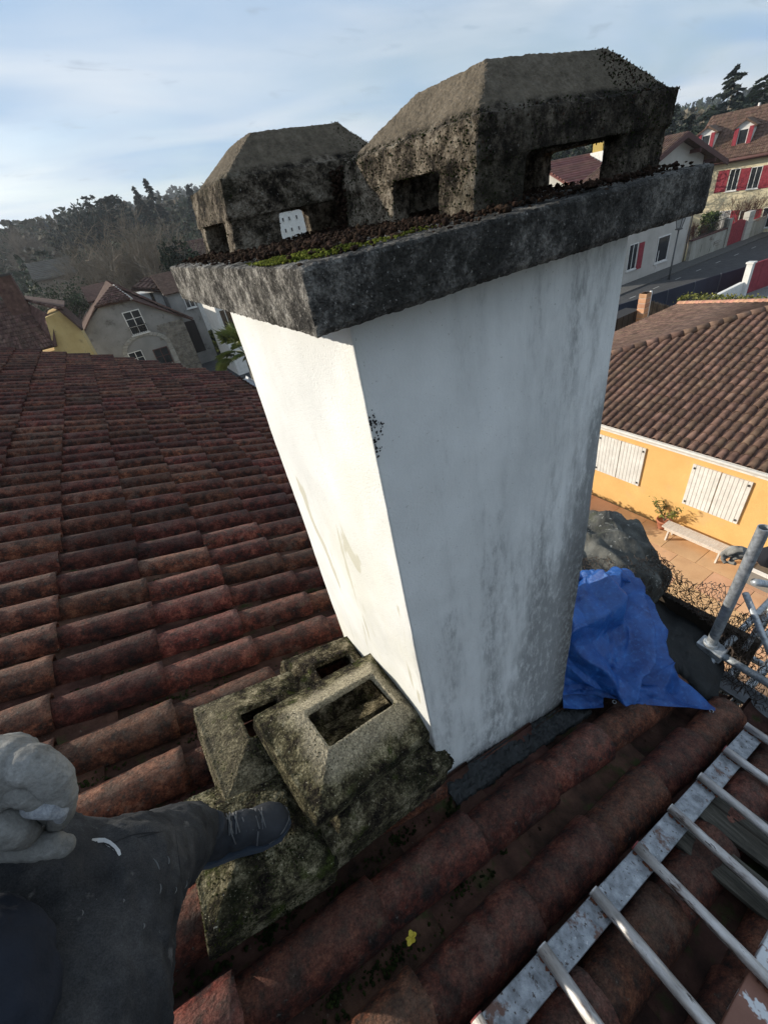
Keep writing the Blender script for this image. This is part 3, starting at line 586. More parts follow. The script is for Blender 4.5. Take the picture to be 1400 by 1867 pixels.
# ================================================================== LADDER
lad = thing('roof_ladder', RP(.4, -.65, 0), 'worn galvanised ladder with rusty rungs lying flat on the tiles, right of the chimney', 'ladder')
def rail(ya, yb, x0, x1, m, lab=None):
    b = MB(); z0, z1 = .085, .125
    b.hexa([RP(x0, ya, z0), RP(x1, ya, z0), RP(x1, yb, z0), RP(x0, yb, z0)], [RP(x0, ya, z1), RP(x1, ya, z1), RP(x1, yb, z1), RP(x0, yb, z1)])
    o = fixn(b.build('rail', m, lad)); bevel(o, .003, 2)
    if lab: o['label'] = lab
rail(-.556, -.492, -1.25, 1.235, rail_m); rail(-.877, -.800, -1.25, 1.235, rail2_m, 'right rail with brown paint flaking off')
for k in range(12):
    x = 1.213-.2135*k; b = MB(); dz = .144
    b.tube([RP(x+rng.uniform(-.004, .004), -.493, dz), RP(x+rng.uniform(-.004, .004), -.885, dz)], .0160, 10)
    rg = b.build('rung', rung_m, lad, True)
    for yy in (-.528, -.838):
        Vw, Fw = icos(9, np.array([tuple(RP(x+rng.choice((-1, 1))*.015, yy+rng.uniform(-.03, .03), .127)) for _ in range(9)]), rng.uniform(.004, .008, 9), 3+k, .5, .25); npmesh('weld', Vw, Fw, rust_m, rg, False, 'stuff')
    b = MB(); b.tube([RP(x, -.4895, dz), RP(x, -.4935, dz)], .0153, 10); b.build('end_cap', flat('red_cap', (.22, .05, .045)) if k % 3 == 1 or k == 7 else rung_m, rg)
# grey boards under the ladder
for k, (px_, lb_) in enumerate(((((1283, 1418), (1440, 1527), (1440, 1612), (1250, 1470)), 'broad split grey board under the upper ladder rungs'), (((1243, 1482), (1440, 1640), (1440, 1712), (1222, 1530)), 'second grey board under the ladder, lower than the broad one'))):
    q = [roof(u, v, .10) for u, v in px_]; t = thing('wood_board', (q[0]+q[2])/2, lb_, 'board', 'weathered boards under the ladder')
    b = MB(); b.hexa([p+Vector((0, 0, -.022)) for p in q], q); o = fixn(b.build('plank', wood_m, t)); bevel(o, .003)
    b = MB(); m1, m2 = q[0].lerp(q[3], .45), q[1].lerp(q[2], .52); up_ = Vector((0, 0, .0015)); b.hexa([m1, m2, m2.lerp(q[2], .09), m1.lerp(q[3], .07)], [p+up_ for p in (m1, m2, m2.lerp(q[2], .09), m1.lerp(q[3], .07))]); fixn(b.build('crack', dboard_m, t))

# ================================================================== CLOTHS
def catmull(P, n):
    P = np.asarray(P, float); m = len(P); t = np.linspace(0, m-1, n); out = []
    for x in t:
        i = min(int(x), m-2); f = x-i; p0 = P[max(i-1, 0)]; p1 = P[i]; p2 = P[i+1]; p3 = P[min(i+2, m-1)]
        out.append(.5*((2*p1)+(-p0+p2)*f+(2*p0-5*p1+4*p2-p3)*f*f+(-p0+3*p1-3*p2+p3)*f**3))
    return np.array(out)
def patch(rows, nu=90, nv=90):
    R_ = [catmull([tuple(p) for p in r_], nu) for r_ in rows]; A = catmull(np.array(R_).reshape(len(R_), -1), nv).reshape(nv, nu, 3); return A
def gridfaces(nv, nu): return [(i*nu+j, i*nu+j+1, (i+1)*nu+j+1, (i+1)*nu+j) for i in range(nv-1) for j in range(nu-1)]
def normals(A):
    du = np.gradient(A, axis=1); dv = np.gradient(A, axis=0); n_ = np.cross(du, dv); n_ /= np.linalg.norm(n_, axis=2, keepdims=True)+1e-9
    if n_[..., 2].mean() < 0: n_ = -n_
    return n_
def creases(nv, nu, seed, k=14, amp=.014, sharp=1.0, dirs=None):
    r = np.random.default_rng(seed); jj, ii = np.meshgrid(np.linspace(0, 1, nu), np.linspace(0, 1, nv)); h = np.zeros((nv, nu))
    w1, w2 = r.uniform(0, 6, 2); jj, ii = jj+.05*np.sin(ii*7+w1)+.02*np.sin(ii*17+w2), ii+.05*np.sin(jj*6+w2)+.02*np.sin(jj*19+w1)
    for q in range(k):
        a = r.uniform(0, PI) if dirs is None else r.normal(dirs[q % len(dirs)], .35); fr = r.uniform(1.2, 4.5)
        s_ = (jj*math.cos(a)+ii*math.sin(a))*fr+r.uniform(0, 5)+.25*np.sin(4*(jj*math.sin(a)-ii*math.cos(a))+r.uniform(0, 6)); tri = np.abs((s_ % 1)-.5)*2
        h += (tri**sharp-.5)/fr*r.uniform(.5, 1.3)*(1 if r.random() < .5 else -1)
    h /= max(1e-6, np.abs(h).max()); return h*amp
def cells(nv, nu, seed, n, amp, an=1.0):
    r = np.random.default_rng(seed); jj, ii = np.meshgrid(np.linspace(0, 1, nu), np.linspace(0, 1, nv)*an); P = r.uniform(0, 1, (n, 2))*np.array([1, an]); d = np.sort((jj[..., None]-P[:, 0])**2+(ii[..., None]-P[:, 1])**2, axis=2); f1, f2 = np.sqrt(d[..., 0]), np.sqrt(d[..., 1])
    return (f1/ (f1+f2+1e-6))*amp*2-amp*.5
def cloth(name, rows, m, seed, amp, parent=None, k=14, nu=110, nv=110, edge=True, thick=.002, dirs=None, sharp=1.0, folds=(), crumple=.4):
    A = patch(rows, nu, nv); n_ = normals(A); h = creases(nv, nu, seed, k, amp*.45, sharp, dirs)+cells(nv, nu, seed, 22, amp*crumple)+cells(nv, nu, seed+3, 90, amp*crumple*.45)+cells(nv, nu, seed+4, 500, amp*crumple*.12)
    jj, ii = np.meshgrid(np.linspace(0, 1, nu), np.linspace(0, 1, nv))
    for (u0, v0, u1, v1, a_, w_) in folds:
        d = np.array([u1-u0, v1-v0]); L_ = np.hypot(*d); d = d/L_; t = (jj-u0)*d[0]+(ii-v0)*d[1]; q = np.abs((jj-u0)*-d[1]+(ii-v0)*d[0]+.02*np.sin(t*14)); h = h+a_*np.clip(1-q/w_, 0, 1)*np.clip(np.minimum(t, L_-t)/(.18*L_), 0, 1)
    A = A+n_*(h+amp*.3)[..., None]; o = npmesh(name, A.reshape(-1, 3), gridfaces(nv, nu), m, parent, False)
    s_ = o.modifiers.new('t', 'SOLIDIFY'); s_.thickness = thick; return o
def RR(row): return [roof(u, v, h) for u, v, h in row]

def tarp_material():
    m = bpy.data.materials.new('blue_woven_tarpaulin'); m.use_nodes = True; t = m.node_tree; L = t.links; p = t.nodes['Principled BSDF']; n = t.nodes.new
    co = n('ShaderNodeTexCoord'); ma = n('ShaderNodeMapping'); ma.inputs['Rotation'].default_value = (0, 0, .5); L.new(co.outputs['Object'], ma.inputs[0])
    no = n('ShaderNodeTexNoise'); no.inputs['Scale'].default_value = 9; no.inputs['Detail'].default_value = 8; no.inputs['Roughness'].default_value = .7; L.new(ma.outputs[0], no.inputs[0])
    ra = n('ShaderNodeValToRGB'); e = ra.color_ramp.elements; e[0].position = .35; e[0].color = (.004, .040, .19, 1); e[1].position = .7; e[1].color = (.022, .125, .42, 1); L.new(no.outputs[0], ra.inputs[0])
    vo = n('ShaderNodeTexNoise'); vo.inputs['Scale'].default_value = 60; L.new(ma.outputs[0], vo.inputs['Vector'])
    mr = n('ShaderNodeMapRange'); mr.inputs[1].default_value = .55; mr.inputs[2].default_value = .75; mr.inputs[3].default_value = 0; mr.inputs[4].default_value = .5; L.new(vo.outputs[0], mr.inputs[0])
    mi = n('ShaderNodeMix'); mi.data_type = 'RGBA'; L.new(mr.outputs[0], mi.inputs[0]); L.new(ra.outputs[0], mi.inputs[6]); mi.inputs[7].default_value = (.05, .20, .52, 1)
    L.new(mi.outputs[2], p.inputs['Base Color']); p.inputs['Roughness'].default_value = .36; p.inputs['Specular IOR Level'].default_value = .55
    w1 = n('ShaderNodeTexWave'); w1.inputs['Scale'].default_value = 90; L.new(ma.outputs[0], w1.inputs[0]); w2 = n('ShaderNodeTexWave'); w2.bands_direction = 'Y'; w2.inputs['Scale'].default_value = 90; L.new(ma.outputs[0], w2.inputs[0])
    s1 = n('ShaderNodeMath'); s1.operation = 'ADD'; L.new(w1.outputs['Fac'], s1.inputs[0]); L.new(w2.outputs['Fac'], s1.inputs[1])
    s2 = n('ShaderNodeMath'); s2.operation = 'MULTIPLY_ADD'; s2.inputs[1].default_value = .07; L.new(s1.outputs[0], s2.inputs[0]); L.new(no.outputs[0], s2.inputs[2])
    b = n('ShaderNodeBump'); b.inputs['Strength'].default_value = .8; b.inputs['Distance'].default_value = .010; L.new(s2.outputs[0], b.inputs['Height']); L.new(b.outputs[0], p.inputs['Normal']); return m
tp = RR([(1037, 1068, .42), (1075, 1064, .45), (1112, 1062, .45), (1143, 1068, .41)])
rows = [[RP(p.x+.12, p.y+.12, .05) for p in tp], [p+Vector((.03, .03, -.02)) for p in tp], tp,
        RR([(1033, 1100, .40), (1075, 1100, .43), (1122, 1100, .40), (1160, 1105, .31)]),
        RR([(1030, 1150, .30), (1080, 1150, .34), (1140, 1150, .33), (1196, 1158, .22)]),
        RR([(1028, 1195, .20), (1080, 1200, .26), (1150, 1205, .24), (1197, 1206, .15)]),
        RR([(1025, 1225, .15), (1085, 1232, .20), (1150, 1236, .19), (1212, 1228, .13)]),
        RR([(1024, 1250, .10), (1090, 1250, .14), (1165, 1258, .15), (1255, 1258, .11)]),
        RR([(1024, 1272, .085), (1085, 1262, .10), (1172, 1283, .10), (1308, 1300, .085)])]
tarp = cloth('tarpaulin', rows, tarp_material(), 4, .030, None, 12, 190, 190, dirs=[.5, 1.1, 2.4, 2.0], sharp=.8, crumple=.6, folds=[(.95, .12, .0, .62, .075, .11), (.9, .15, .5, .98, .085, .10), (.97, .2, .78, .95, .07, .08), (.3, .2, .62, .55, .05, .09), (.0, .35, .6, .95, .065, .09), (.0, .7, .5, .82, .035, .08), (.55, .25, .2, .3, .04, .08), (.75, .6, 1.0, .95, .035, .08), (.1, .15, .5, .18, .03, .06), (.6, .75, .95, .97, -.03, .07)]); tag(tarp, 'crumpled blue woven tarpaulin heaped against the right side of the chimney', 'tarpaulin')
r0 = RR([(1024, 1240, .075), (1050, 1240, .08), (1075, 1242, .085), (1095, 1248, .09)])
cloth('tarpaulin_flap', [r0, RR([(1025, 1268, .07), (1050, 1268, .08), (1075, 1270, .085), (1098, 1272, .08)]), RR([(1026, 1293, .06), (1050, 1294, .062), (1075, 1293, .066), (1099, 1291, .066)])], tarp.data.materials[0], 8, .008, tarp, 6, 40, 30)

b = MB()
for (u_, v_, h_) in ((1297, 1297, .10), (1196, 1176, .215), (1120, 1280, .115), (1150, 1082, .375)):
    c_ = roof(u_, v_, h_); b.tube([c_+Vector((.007*math.cos(k*.7), .007*math.sin(k*.7), .002*math.sin(k))) for k in range(10)], .0018, 5, False)
b.build('eyelet', steel_m, tarp, True)['kind'] = 'stuff'
# what the tarp covers: a low pile of old tiles (keeps it up)
grey_sheet = mat('grey_geotextile', [(.3, (.022, .023, .020)), (.5, (.062, .062, .054)), (.7, (.13, .13, .115))], 7, .85, 1, 35, spots=[(4, .58, .1, (.045, .05, .03)), (30, .62, .06, (.3, .3, .27))], bdist=.01)
black_sheet = mat('black_sheet', [(.3, (.008, .009, .009)), (.6, (.02, .022, .022)), (.85, (.04, .042, .042))], 6, .8, .8, 40, bdist=.006, spots=[(70, .68, .05, (.18, .17, .15))])
def PZ(l): return [onz(u, v, z) for u, v, z in l]
rows = [PZ([(1040, 985, -2.9), (1090, 975, -2.9), (1150, 975, -2.9), (1185, 1000, -2.9)]),
        PZ([(1035, 948, -1.95), (1080, 946, -1.93), (1130, 950, -1.92), (1163, 955, -1.95)]),
        PZ([(1032, 985, -1.85), (1080, 985, -1.82), (1140, 985, -1.82), (1180, 990, -1.92)]),
        PZ([(1030, 1020, -1.82), (1080, 1020, -1.76), (1150, 1020, -1.78), (1200, 1025, -1.95)]),
        PZ([(1030, 1060, -1.82), (1080, 1060, -1.76), (1155, 1062, -1.80), (1212, 1052, -2.0)]),
        PZ([(1030, 1110, -1.9), (1090, 1110, -1.9), (1150, 1110, -1.95), (1185, 1098, -2.1)]),
        PZ([(1030, 1120, -2.3), (1090, 1125, -2.3), (1150, 1130, -2.3), (1190, 1120, -2.3)])]
bd = cloth('sheeted_bundle', rows, grey_sheet, 31, .040, None, 14, 140, 140, thick=.003, folds=[(.0, .30, .95, .42, .05, .07), (.1, .15, .8, .22, .04, .05), (.3, .42, .9, .75, .045, .07), (.0, .55, .5, .85, .04, .06), (.6, .2, .95, .6, -.03, .05), (.15, .4, .4, .9, .03, .05)]); bundle_rows = rows; tag(bd, 'grey weathered sheet bundled behind the blue tarpaulin at the roof edge', 'sheet')
rows = [RR([(1165, 1085, .15), (1220, 1105, .10), (1270, 1140, .07), (1300, 1168, .02)]),
        RR([(1160, 1110, .22), (1215, 1130, .14), (1265, 1160, .12), (1312, 1185, .02)]),
        RR([(1165, 1160, .18), (1215, 1175, .14), (1262, 1190, .14), (1314, 1210, .04)]),
        RR([(1180, 1200, .12), (1225, 1215, .13), (1265, 1228, .13), (1312, 1240, .05)]),
        RR([(1190, 1232, .03), (1235, 1240, .05), (1275, 1255, .09), (1306, 1265, .06)]),
        RR([(1215, 1256, .01), (1250, 1268, .02), (1282, 1278, .04), (1304, 1280, .05)])]
bs = cloth('black_sheet', rows, black_sheet, 17, .030, None, 10, 90, 90, thick=.003); tag(bs, 'matt black sheet folded over the eave between blue tarpaulin and scaffold tube', 'sheet')
# dark board along the eave
t = thing('toe_board', (1.75, .1, -2.2), 'dark damp board on edge along the eave, behind the black sheet', 'board')
a, c = onx(1190, 1076, 1.78), onx(1312, 1138, 1.78); b = MB(); dy_ = (c-a)
a2 = a-dy_*.55; c2 = c+dy_*.5
b.hexa([a2, c2, c2+Vector((.035, 0, 0)), a2+Vector((.035, 0, 0))], [p+Vector((0, 0, -.24)) for p in (a2, c2, c2+Vector((.035, 0, 0)), a2+Vector((.035, 0, 0)))]); fixn(b.build('board', dboard_m, t))

# ================================================================== CHICKEN WIRE
wire_m = flat('rusty_wire', (.075, .055, .042), .6, .3)
def wire(rows, nc, nr, rad, seed, name='chicken_wire', jit=.25):
    A = patch(rows, 60, 60); r = np.random.default_rng(seed); Hs = {}
    def P(u, v):
        u = min(max(u, 0), .9999)*59; v = min(max(v, 0), .9999)*59; i, j = int(v), int(u); f, g_ = v-i, u-j
        return A[i, j]*(1-f)*(1-g_)+A[i, j+1]*(1-f)*g_+A[i+1, j]*f*(1-g_)+A[i+1, j+1]*f*g_
    def node(i, j, s):
        key = (i, j, s)
        if key not in Hs:
            u = (i+.5*(j % 2))/nc; v = (j+(.33 if s else 0))/nr; q = P(u+r.normal(0, jit*.5/nc), v+r.normal(0, jit*.5/nr)); Hs[key] = Vector(q+r.normal(0, rad*6, 3))
        return Hs[key]
    b = MB()
    for j in range(nr):
        for i in range(nc):
            b.tube([node(i, j, 0), node(i, j, 1)], rad*1.25, 3, False)
            if j+1 < nr:
                if j % 2 == 0: L_ = [(i-1, j+1), (i, j+1)]
                else: L_ = [(i, j+1), (i+1, j+1)]
                for (p, q) in L_:
                    if 0 <= p < nc: b.tube([node(i, j, 1), node(p, q, 0)], rad, 3, False)
    return b.build(name, wire_m)
rows = [[onx(u, v, x) for u, v, x in l] for l in (
    [(1150, 985, 1.95), (1190, 1000, 1.9), (1225, 1030, 1.85), (1262, 1062, 1.82), (1310, 1062, 1.8), (1345, 1092, 1.75)],
    [(1160, 1010, 1.95), (1200, 1035, 1.85), (1235, 1062, 1.80), (1265, 1090, 1.78), (1310, 1095, 1.78), (1335, 1120, 1.72)],
    [(1170, 1040, 1.9), (1205, 1062, 1.80), (1240, 1088, 1.78), (1270, 1112, 1.75), (1300, 1125, 1.72), (1325, 1140, 1.7)],
    [(1185, 1075, 1.82), (1215, 1090, 1.80), (1245, 1106, 1.78), (1275, 1125, 1.76), (1298, 1143, 1.74), (1312, 1160, 1.7)])]
tag(wire(rows, 34, 15, .0014, 1), 'tangle of rusty chicken wire bulging over the sunny terrace, left of the scaffold tube', 'wire netting', 'rusty chicken wire')
rows = [[onx(u, v, x) for u, v, x in l] for l in (
    [(1315, 1150, 1.66), (1345, 1120, 1.7), (1375, 1120, 1.75), (1420, 1110, 1.8)],
    [(1300, 1200, 1.62), (1335, 1190, 1.62), (1370, 1185, 1.66), (1420, 1180, 1.7)],
    [(1285, 1245, 1.56), (1330, 1250, 1.58), (1370, 1255, 1.6), (1420, 1260, 1.6)],
    [(1262, 1275, 1.50), (1310, 1310, 1.52), (1360, 1335, 1.52), (1420, 1370, 1.5)])]
tag(wire(rows, 26, 26, .0013, 2, jit=.55), 'crumpled chicken wire hanging at the eave beside the top of the ladder', 'wire netting', 'rusty chicken wire')

wr = [[p+Vector((-.02, -.03, .055)) for p in r__] for r__ in bundle_rows[3:6]]
tag(wire(wr, 26, 14, .0011, 5, jit=.7), 'crumpled chicken wire lying over the grey sheeted bundle', 'wire netting', 'rusty chicken wire')

# ================================================================== SCAFFOLD
sc = thing('scaffold', (1.9, -.5, G), 'galvanised tube scaffold standing at the eave on the right', 'scaffold')
def tube_(name, pts, r, m=steel_m, par=sc, n=14, cap=True): b = MB(); b.tube(pts, r, n, cap); return b.build(name, m, par, True)
def standard(x, y, zt, r=.028):
    b = MB(); b.tube([(x, y, G), (x, y, zt)], r, 16, False); b.tube([(x, y, zt-.12), (x, y, zt)], r*.86, 16, False)
    A = [(x+q*math.cos(6.283*k/16), y+q*math.sin(6.283*k/16), zt) for q in (r, r*.86) for k in range(16)]; b.add(A, [(k, (k+1) % 16, 16+(k+1) % 16, 16+k) for k in range(16)])
    return b.build('standard', steel_m, sc, True)
standard(1.6, -.19, -1.215, .0235); standard(2.35, -.22, -1.9, .026); standard(1.62, -2.2, -1.25, .027); standard(2.4, -2.2, -1.3, .026); standard(2.35, 1.6, -2.6, .026); standard(1.7, 1.6, -2.6, .026)
lb = steel_m
a = onx(1290, 1180, 1.6); tube_('ledger', [(1.6, -.15, a.z), (1.6, -2.3, a.z)], .020); tube_('ledger', [(1.66, -.15, -2.30), (1.66, -2.2, -2.34)], .018)
tube_('ledger', [(2.35, 1.6, -2.75), (2.35, -2.3, -2.75)], .022); tube_('guard_rail', [(2.42, -.3, -2.02), (2.42, -2.3, -2.02)], .022)
for y, z in ((-.23, -2.06), (-.30, -2.22), (-.38, -2.38), (-.34, -2.7)): tube_('transom', [(1.52, y, z), (2.5, y, z)], .017)
tube_('brace', [(1.64, -.22, -1.62), (1.72, -.62, -2.32)], .014); tube_('brace', [(1.60, -.24, -1.50), (2.36, -.30, -2.05)], .017); tube_('brace', [(2.30, -.26, -1.62), (1.70, -.30, -2.02)], .014)
b = MB(); b.tube([(1.6, -.19, -1.98), (1.6, -.19, -2.09)], .036, 12); b.box(1.56, 1.64, -.26, -.14, -2.06, -2.00); bevel(b.build('coupler', steel_m, sc), .006)
for i in range(3):
    b = MB(); b.box(1.72+i*.22, 1.925+i*.22, -2.3, 1.6, -3.62, -3.58); b.build('platform_plank', wood_m, sc)

# ================================================================== PEOPLE
def body(name, parts, m, vox=.010, sm=6, amps=(), parent=None):
    b = MB()
    for p in parts:
        if p[0] == 't': b.tube(p[1], list(p[2]), 16)
        else:
            bm = bmesh.new(); bmesh.ops.create_uvsphere(bm, u_segments=16, v_segments=10, radius=1)
            mt = Matrix.Translation(p[1]) @ (p[3] if len(p) > 3 else Matrix.Identity(4)) @ Matrix.Diagonal((*p[2], 1)); b.add([tuple(mt @ v.co) for v in bm.verts], [tuple(v.index for v in f.verts) for f in bm.faces]); bm.free()
    off = origin(parent); o = b.build(name, m, parent)
    r = o.modifiers.new('r', 'REMESH'); r.mode = 'VOXEL'; r.voxel_size = vox
    s_ = o.modifiers.new('s', 'SMOOTH'); s_.iterations = sm; s_.factor = .6
    for sz, st_, dp in amps: d = o.modifiers.new('d', 'DISPLACE'); d.texture = clouds(sz, dp); d.strength = st_; d.mid_level = .5
    return bake(o)
def cp(u, v, d): return Vector(CAM+d*ray(u, v))
skin_m = flat('skin', (.42, .24, .17), .6)
trou_m = mat('charcoal_work_trousers', [(.3, (.014, .015, .017)), (.5, (.032, .034, .037)), (.75, (.072, .074, .077))], 9, .92, .8, 320, nrough=.7, spots=[(22, .64, .10, (.10, .10, .10)), (160, .70, .05, (.14, .14, .14))], bdist=.002, spec=.15, grain=(420, .7, 1.35))
upper_m = None
shoe_m = mat('navy_shoe', [(.3, (.009, .011, .015)), (.7, (.022, .027, .035))], 20, .8, .6, 200, bdist=.002)
glove_m = mat('dusty_grey_leather', [(.3, (.10, .10, .092)), (.5, (.20, .198, .185)), (.72, (.32, .318, .30))], 14, .9, 1, 90, spots=[(13, .55, .16, (.085, .08, .068))], bdist=.003, spec=.15, grain=(300, .85, 1.15))
jack_m = mat('navy_jacket', [(.3, (.010, .013, .02)), (.7, (.025, .03, .042))], 8, .9, .7, 200, bdist=.002, spec=.15)

me_ = thing('person', (-.85, -.55, -1.30), 'person in charcoal work trousers stepping onto a mossy cowl, grey work glove on the thigh', 'person')
ank = RP(-.658, .066, .335)
knee = cp(205, 1618, .70); hip = Vector((-.90, -.62, -.52)); hipR = Vector((-.93, -.85, -.52)); W1_, W2_ = cp(-135, 1478, .56), cp(-300, 1600, .66)
kneeR = Vector((-.62, -1.02, -.88)); ankR = RP(-.85, -1.12, .12)
b_parts = [('t', [(-.92, -.74, -.55), (-.90, -.80, -.25), (-.82, -.92, -.02), (-.78, -.98, .10)], [.14, .135, .15, .09]), ('s', (-.74, -1.0, .30), (.085, .10, .12)), ('t', [(-.78, -.98, .08), (-.75, -1.0, .22)], [.055, .05]),
           ('t', [hip, knee, ank], [.08, .055, .04]), ('t', [hipR, kneeR, ankR], [.08, .055, .04]), ('s', RP(-.83, -1.08, .08), (.10, .05, .04)),
           ('t', [(-.93, -.86, -.02), W2_, W1_], [.05, .04, .032]), ('t', [(-.66, -1.12, 0), (-.50, -1.10, -.16), (-.43, -.88, -.01)], [.045, .032, .023]), ('s', (-.425, -.845, .02), (.022, .030, .045))]+[('t', [(-.425, -.835, .045-.022*k_), (-.400, -.800+.004*k_, .052-.022*k_), (-.372, -.800, .050-.022*k_)], [.010, .009, .0075]) for k_ in range(4)]+[('t', [(-.43, -.84, .05), (-.415, -.80, .072), (-.395, -.775, .080)], [.012, .010, .008])]
bo = body('body', b_parts, skin_m, .007, 3, (), me_)
trp = [('t', [hip, hip.lerp(knee, .5)+Vector((0, 0, .0)), knee, knee.lerp(ank, .35), knee.lerp(ank, .75), ank+Vector((0, 0, .01)), RP(-.665, .064, .300)], [.20, .165, .112, .090, .080, .074, .064]),
       ('t', [hipR, kneeR, ankR], [.13, .095, .08]), ('s', (-.93, -.74, -.48), (.17, .20, .13)), ('s', cp(95, 1665, .66), (.125, .125, .11)), ('s', cp(20, 1700, .60), (.14, .14, .12))]
tr = body('trousers', trp, trou_m, .0085, 2, ((.11, .020, 1), (.03, .013, 2), (.012, .004, 2)), me_)
jk = body('jacket', [('s', cp(-95, 1865, .44), (.10, .10, .095)), ('t', [(-.93, -.72, -.48), (-.91, -.80, -.25), (-.82, -.93, 0), (-.79, -.97, .12)], [.19, .175, .18, .10]), ('t', [(-.92, -.88, -.02), W2_.lerp(Vector((-.92, -.88, -.02)), .4)+Vector((-.03, .03, 0)), W2_, W1_.lerp(W2_, .35)], [.075, .068, .062, .052]), ('t', [(-.66, -1.12, 0), (-.50, -1.10, -.16), (-.435, -.90, -.03)], [.072, .064, .044])], jack_m, .008, 3, ((.08, .022, 2), (.02, .006, 2)), me_)
hr = body('hair', [('s', (-.75, -1.01, .34), (.095, .105, .10))], flat('brown_hair', (.05, .03, .02)), .012, 2, ((.03, .01, 2),), me_)
# shoe
heel = RP(-.672, .058, .262); toe = RP(-.452, .028, .252); sd_ = (toe-heel); sl_ = sd_.length; ex = sd_.normalized(); ez = Vector((math.sin(SL), 0, math.cos(SL))); ez = (ez-ex*ez.dot(ex)).normalized(); ey = ez.cross(ex)
Mf = Matrix((( ex.x, ey.x, ez.x, heel.x), (ex.y, ey.y, ez.y, heel.y), (ex.z, ey.z, ez.z, heel.z), (0, 0, 0, 1)))
def fs(x, y, z): return tuple(Mf @ Vector((x, y, z)))
rot = Mf.to_3x3().to_4x4()
shoe = body('shoe', [('s', fs(.045, 0, .035), (.048, .042, .048), rot), ('s', fs(.10, 0, .040), (.06, .043, .042), rot), ('s', fs(.165, .0, .028), (.064, .050, .032), rot), ('t', [fs(.045, 0, .03), fs(.03, 0, .10)], [.040, .038])], shoe_m, .004, 3, ((.03, .003, 2),), me_)
b = MB(); outl = [(.0, -.035), (.03, -.042), (.09, -.042), (.15, -.050), (.20, -.044), (.230, -.018), (.232, .014), (.207, .040), (.15, .049), (.09, .042), (.03, .042), (.0, .036), (-.006, 0)]
b.add([fs(x, y, 0) for x, y in outl]+[fs(x, y, .016) for x, y in outl], [tuple(range(13))[::-1], tuple(range(13, 26))]+[(i, (i+1) % 13, 13+(i+1) % 13, 13+i) for i in range(13)])
fixn(b.build('sole', flat('dark_blue_sole', (.035, .048, .068)), shoe))
b = MB()
for i in range(6):
    x = .072+.016*i; z = .0905-.0056*i; b.tube([fs(x, -.026, z-.010), fs(x+.003, 0, z), fs(x+.008, .026, z-.009)], .0021, 5); b.tube([fs(x, .026, z-.010), fs(x+.003, 0, z+.002), fs(x+.008, -.026, z-.009)], .0019, 5)
b.tube([fs(.08, 0, .085), fs(.06, .02, .094), (fs(.055, .035, .07))], .0017, 5); b.tube([fs(.08, 0, .085), fs(.075, -.025, .092), fs(.085, -.04, .06)], .0017, 5); b.build('lace', flat('grey_lace', (.10, .105, .11)), shoe, True)
b = MB(); b.tube([fs(.165, -.049, .022), fs(.20, -.040, .034), fs(.222, -.018, .036), fs(.224, .012, .036), fs(.205, .035, .033), (fs(.165, .048, .022))], .0022, 5); b.tube([fs(.135, -.047, .030), fs(.140, -.03, .052), fs(.142, 0, .066), fs(.140, .03, .052), fs(.135, .047, .030)], .0016, 5); b.build('toe_stitching', flat('grey_lace', (.10, .105, .11)), shoe, True)
# glove with curled fingers on the thigh
D = .50
wr3 = ((.030, .005, 2), (.010, .0022, 2))
gv = body('glove_hand', [('s', cp(-22, 1420, D+.005), (.056, .050, .036)), ('t', [cp(-60, 1400, D+.004), cp(20, 1400, D+.002), cp(62, 1412, D+.012)], [.036, .034, .026]), ('s', cp(40, 1492, D+.085), (.05, .03, .03)), ('s', cp(-40, 1505, D+.025), (.05, .04, .035)), ('t', [cp(-30, 1420, D+.01), cp(-100, 1455, D+.04), W1_.lerp(W2_, .3)], [.042, .036, .046])], glove_m, .0024, 4, wr3, me_)
for P_, r__ in (([cp(0, 1398, D+.004), cp(42, 1394, D-.002), cp(76, 1403, D), cp(104, 1430, D+.010), cp(113, 1462, D+.022), cp(110, 1488, D+.036), cp(98, 1506, D+.05)], [.022, .0235, .0225, .0195, .0165, .0140, .0115]),
                ([cp(-10, 1436, D+.004), cp(24, 1440, D-.004), cp(56, 1446, D), cp(80, 1462, D+.014), cp(84, 1486, D+.034)], [.0175, .0185, .0175, .0145, .0115]),
                ([cp(-50, 1482, D+.004), cp(-14, 1494, D-.002), cp(14, 1508, D-.004), cp(38, 1520, D+.006), cp(54, 1519, D+.022)], [.0235, .0240, .0215, .0180, .0130]),
                ([cp(-60, 1525, D+.03), cp(-5, 1541, D+.018), cp(30, 1547, D+.018), cp(62, 1545, D+.022), cp(94, 1541, D+.028), cp(117, 1543, D+.034)], [.024, .0180, .0152, .0146, .0152, .0128])):
    fp_ = [Vector(v_) for v_ in catmull([tuple(p) for p in P_], 16)]; fr_r = list(np.interp(np.linspace(0, 1, 16), np.linspace(0, 1, len(r__)), r__)); fr_r = [q*(1+.05*math.sin(k*2.1)) for k, q in enumerate(fr_r)]
    body('glove_finger', [('t', fp_, fr_r), ('s', fp_[-1], (fr_r[-1],)*3)], glove_m, .0018, 2, ((.020, .0035, 2), (.007, .0012, 2)), gv)
b = MB(); L_ = [cp(16, 1472, D+.020), cp(40, 1474, D+.008), cp(70, 1474, D+.002), cp(96, 1474, D+.004), cp(110, 1480, D+.010), cp(110, 1494, D+.018)]
hg = thing('knitted_glove', cp(60, 1480, D), 'white knitted cuff of a second glove tucked between the fingers of the grey glove', 'glove')
kn = body('cuff', [('t', L_, [.005, .009, .0115, .0120, .0095, .006])], mat('white_knit', [(.3, (.24, .26, .29)), (.7, (.46, .48, .50))], 300, .95, 1, 420, bdist=.003), .0020, 1, (), hg)
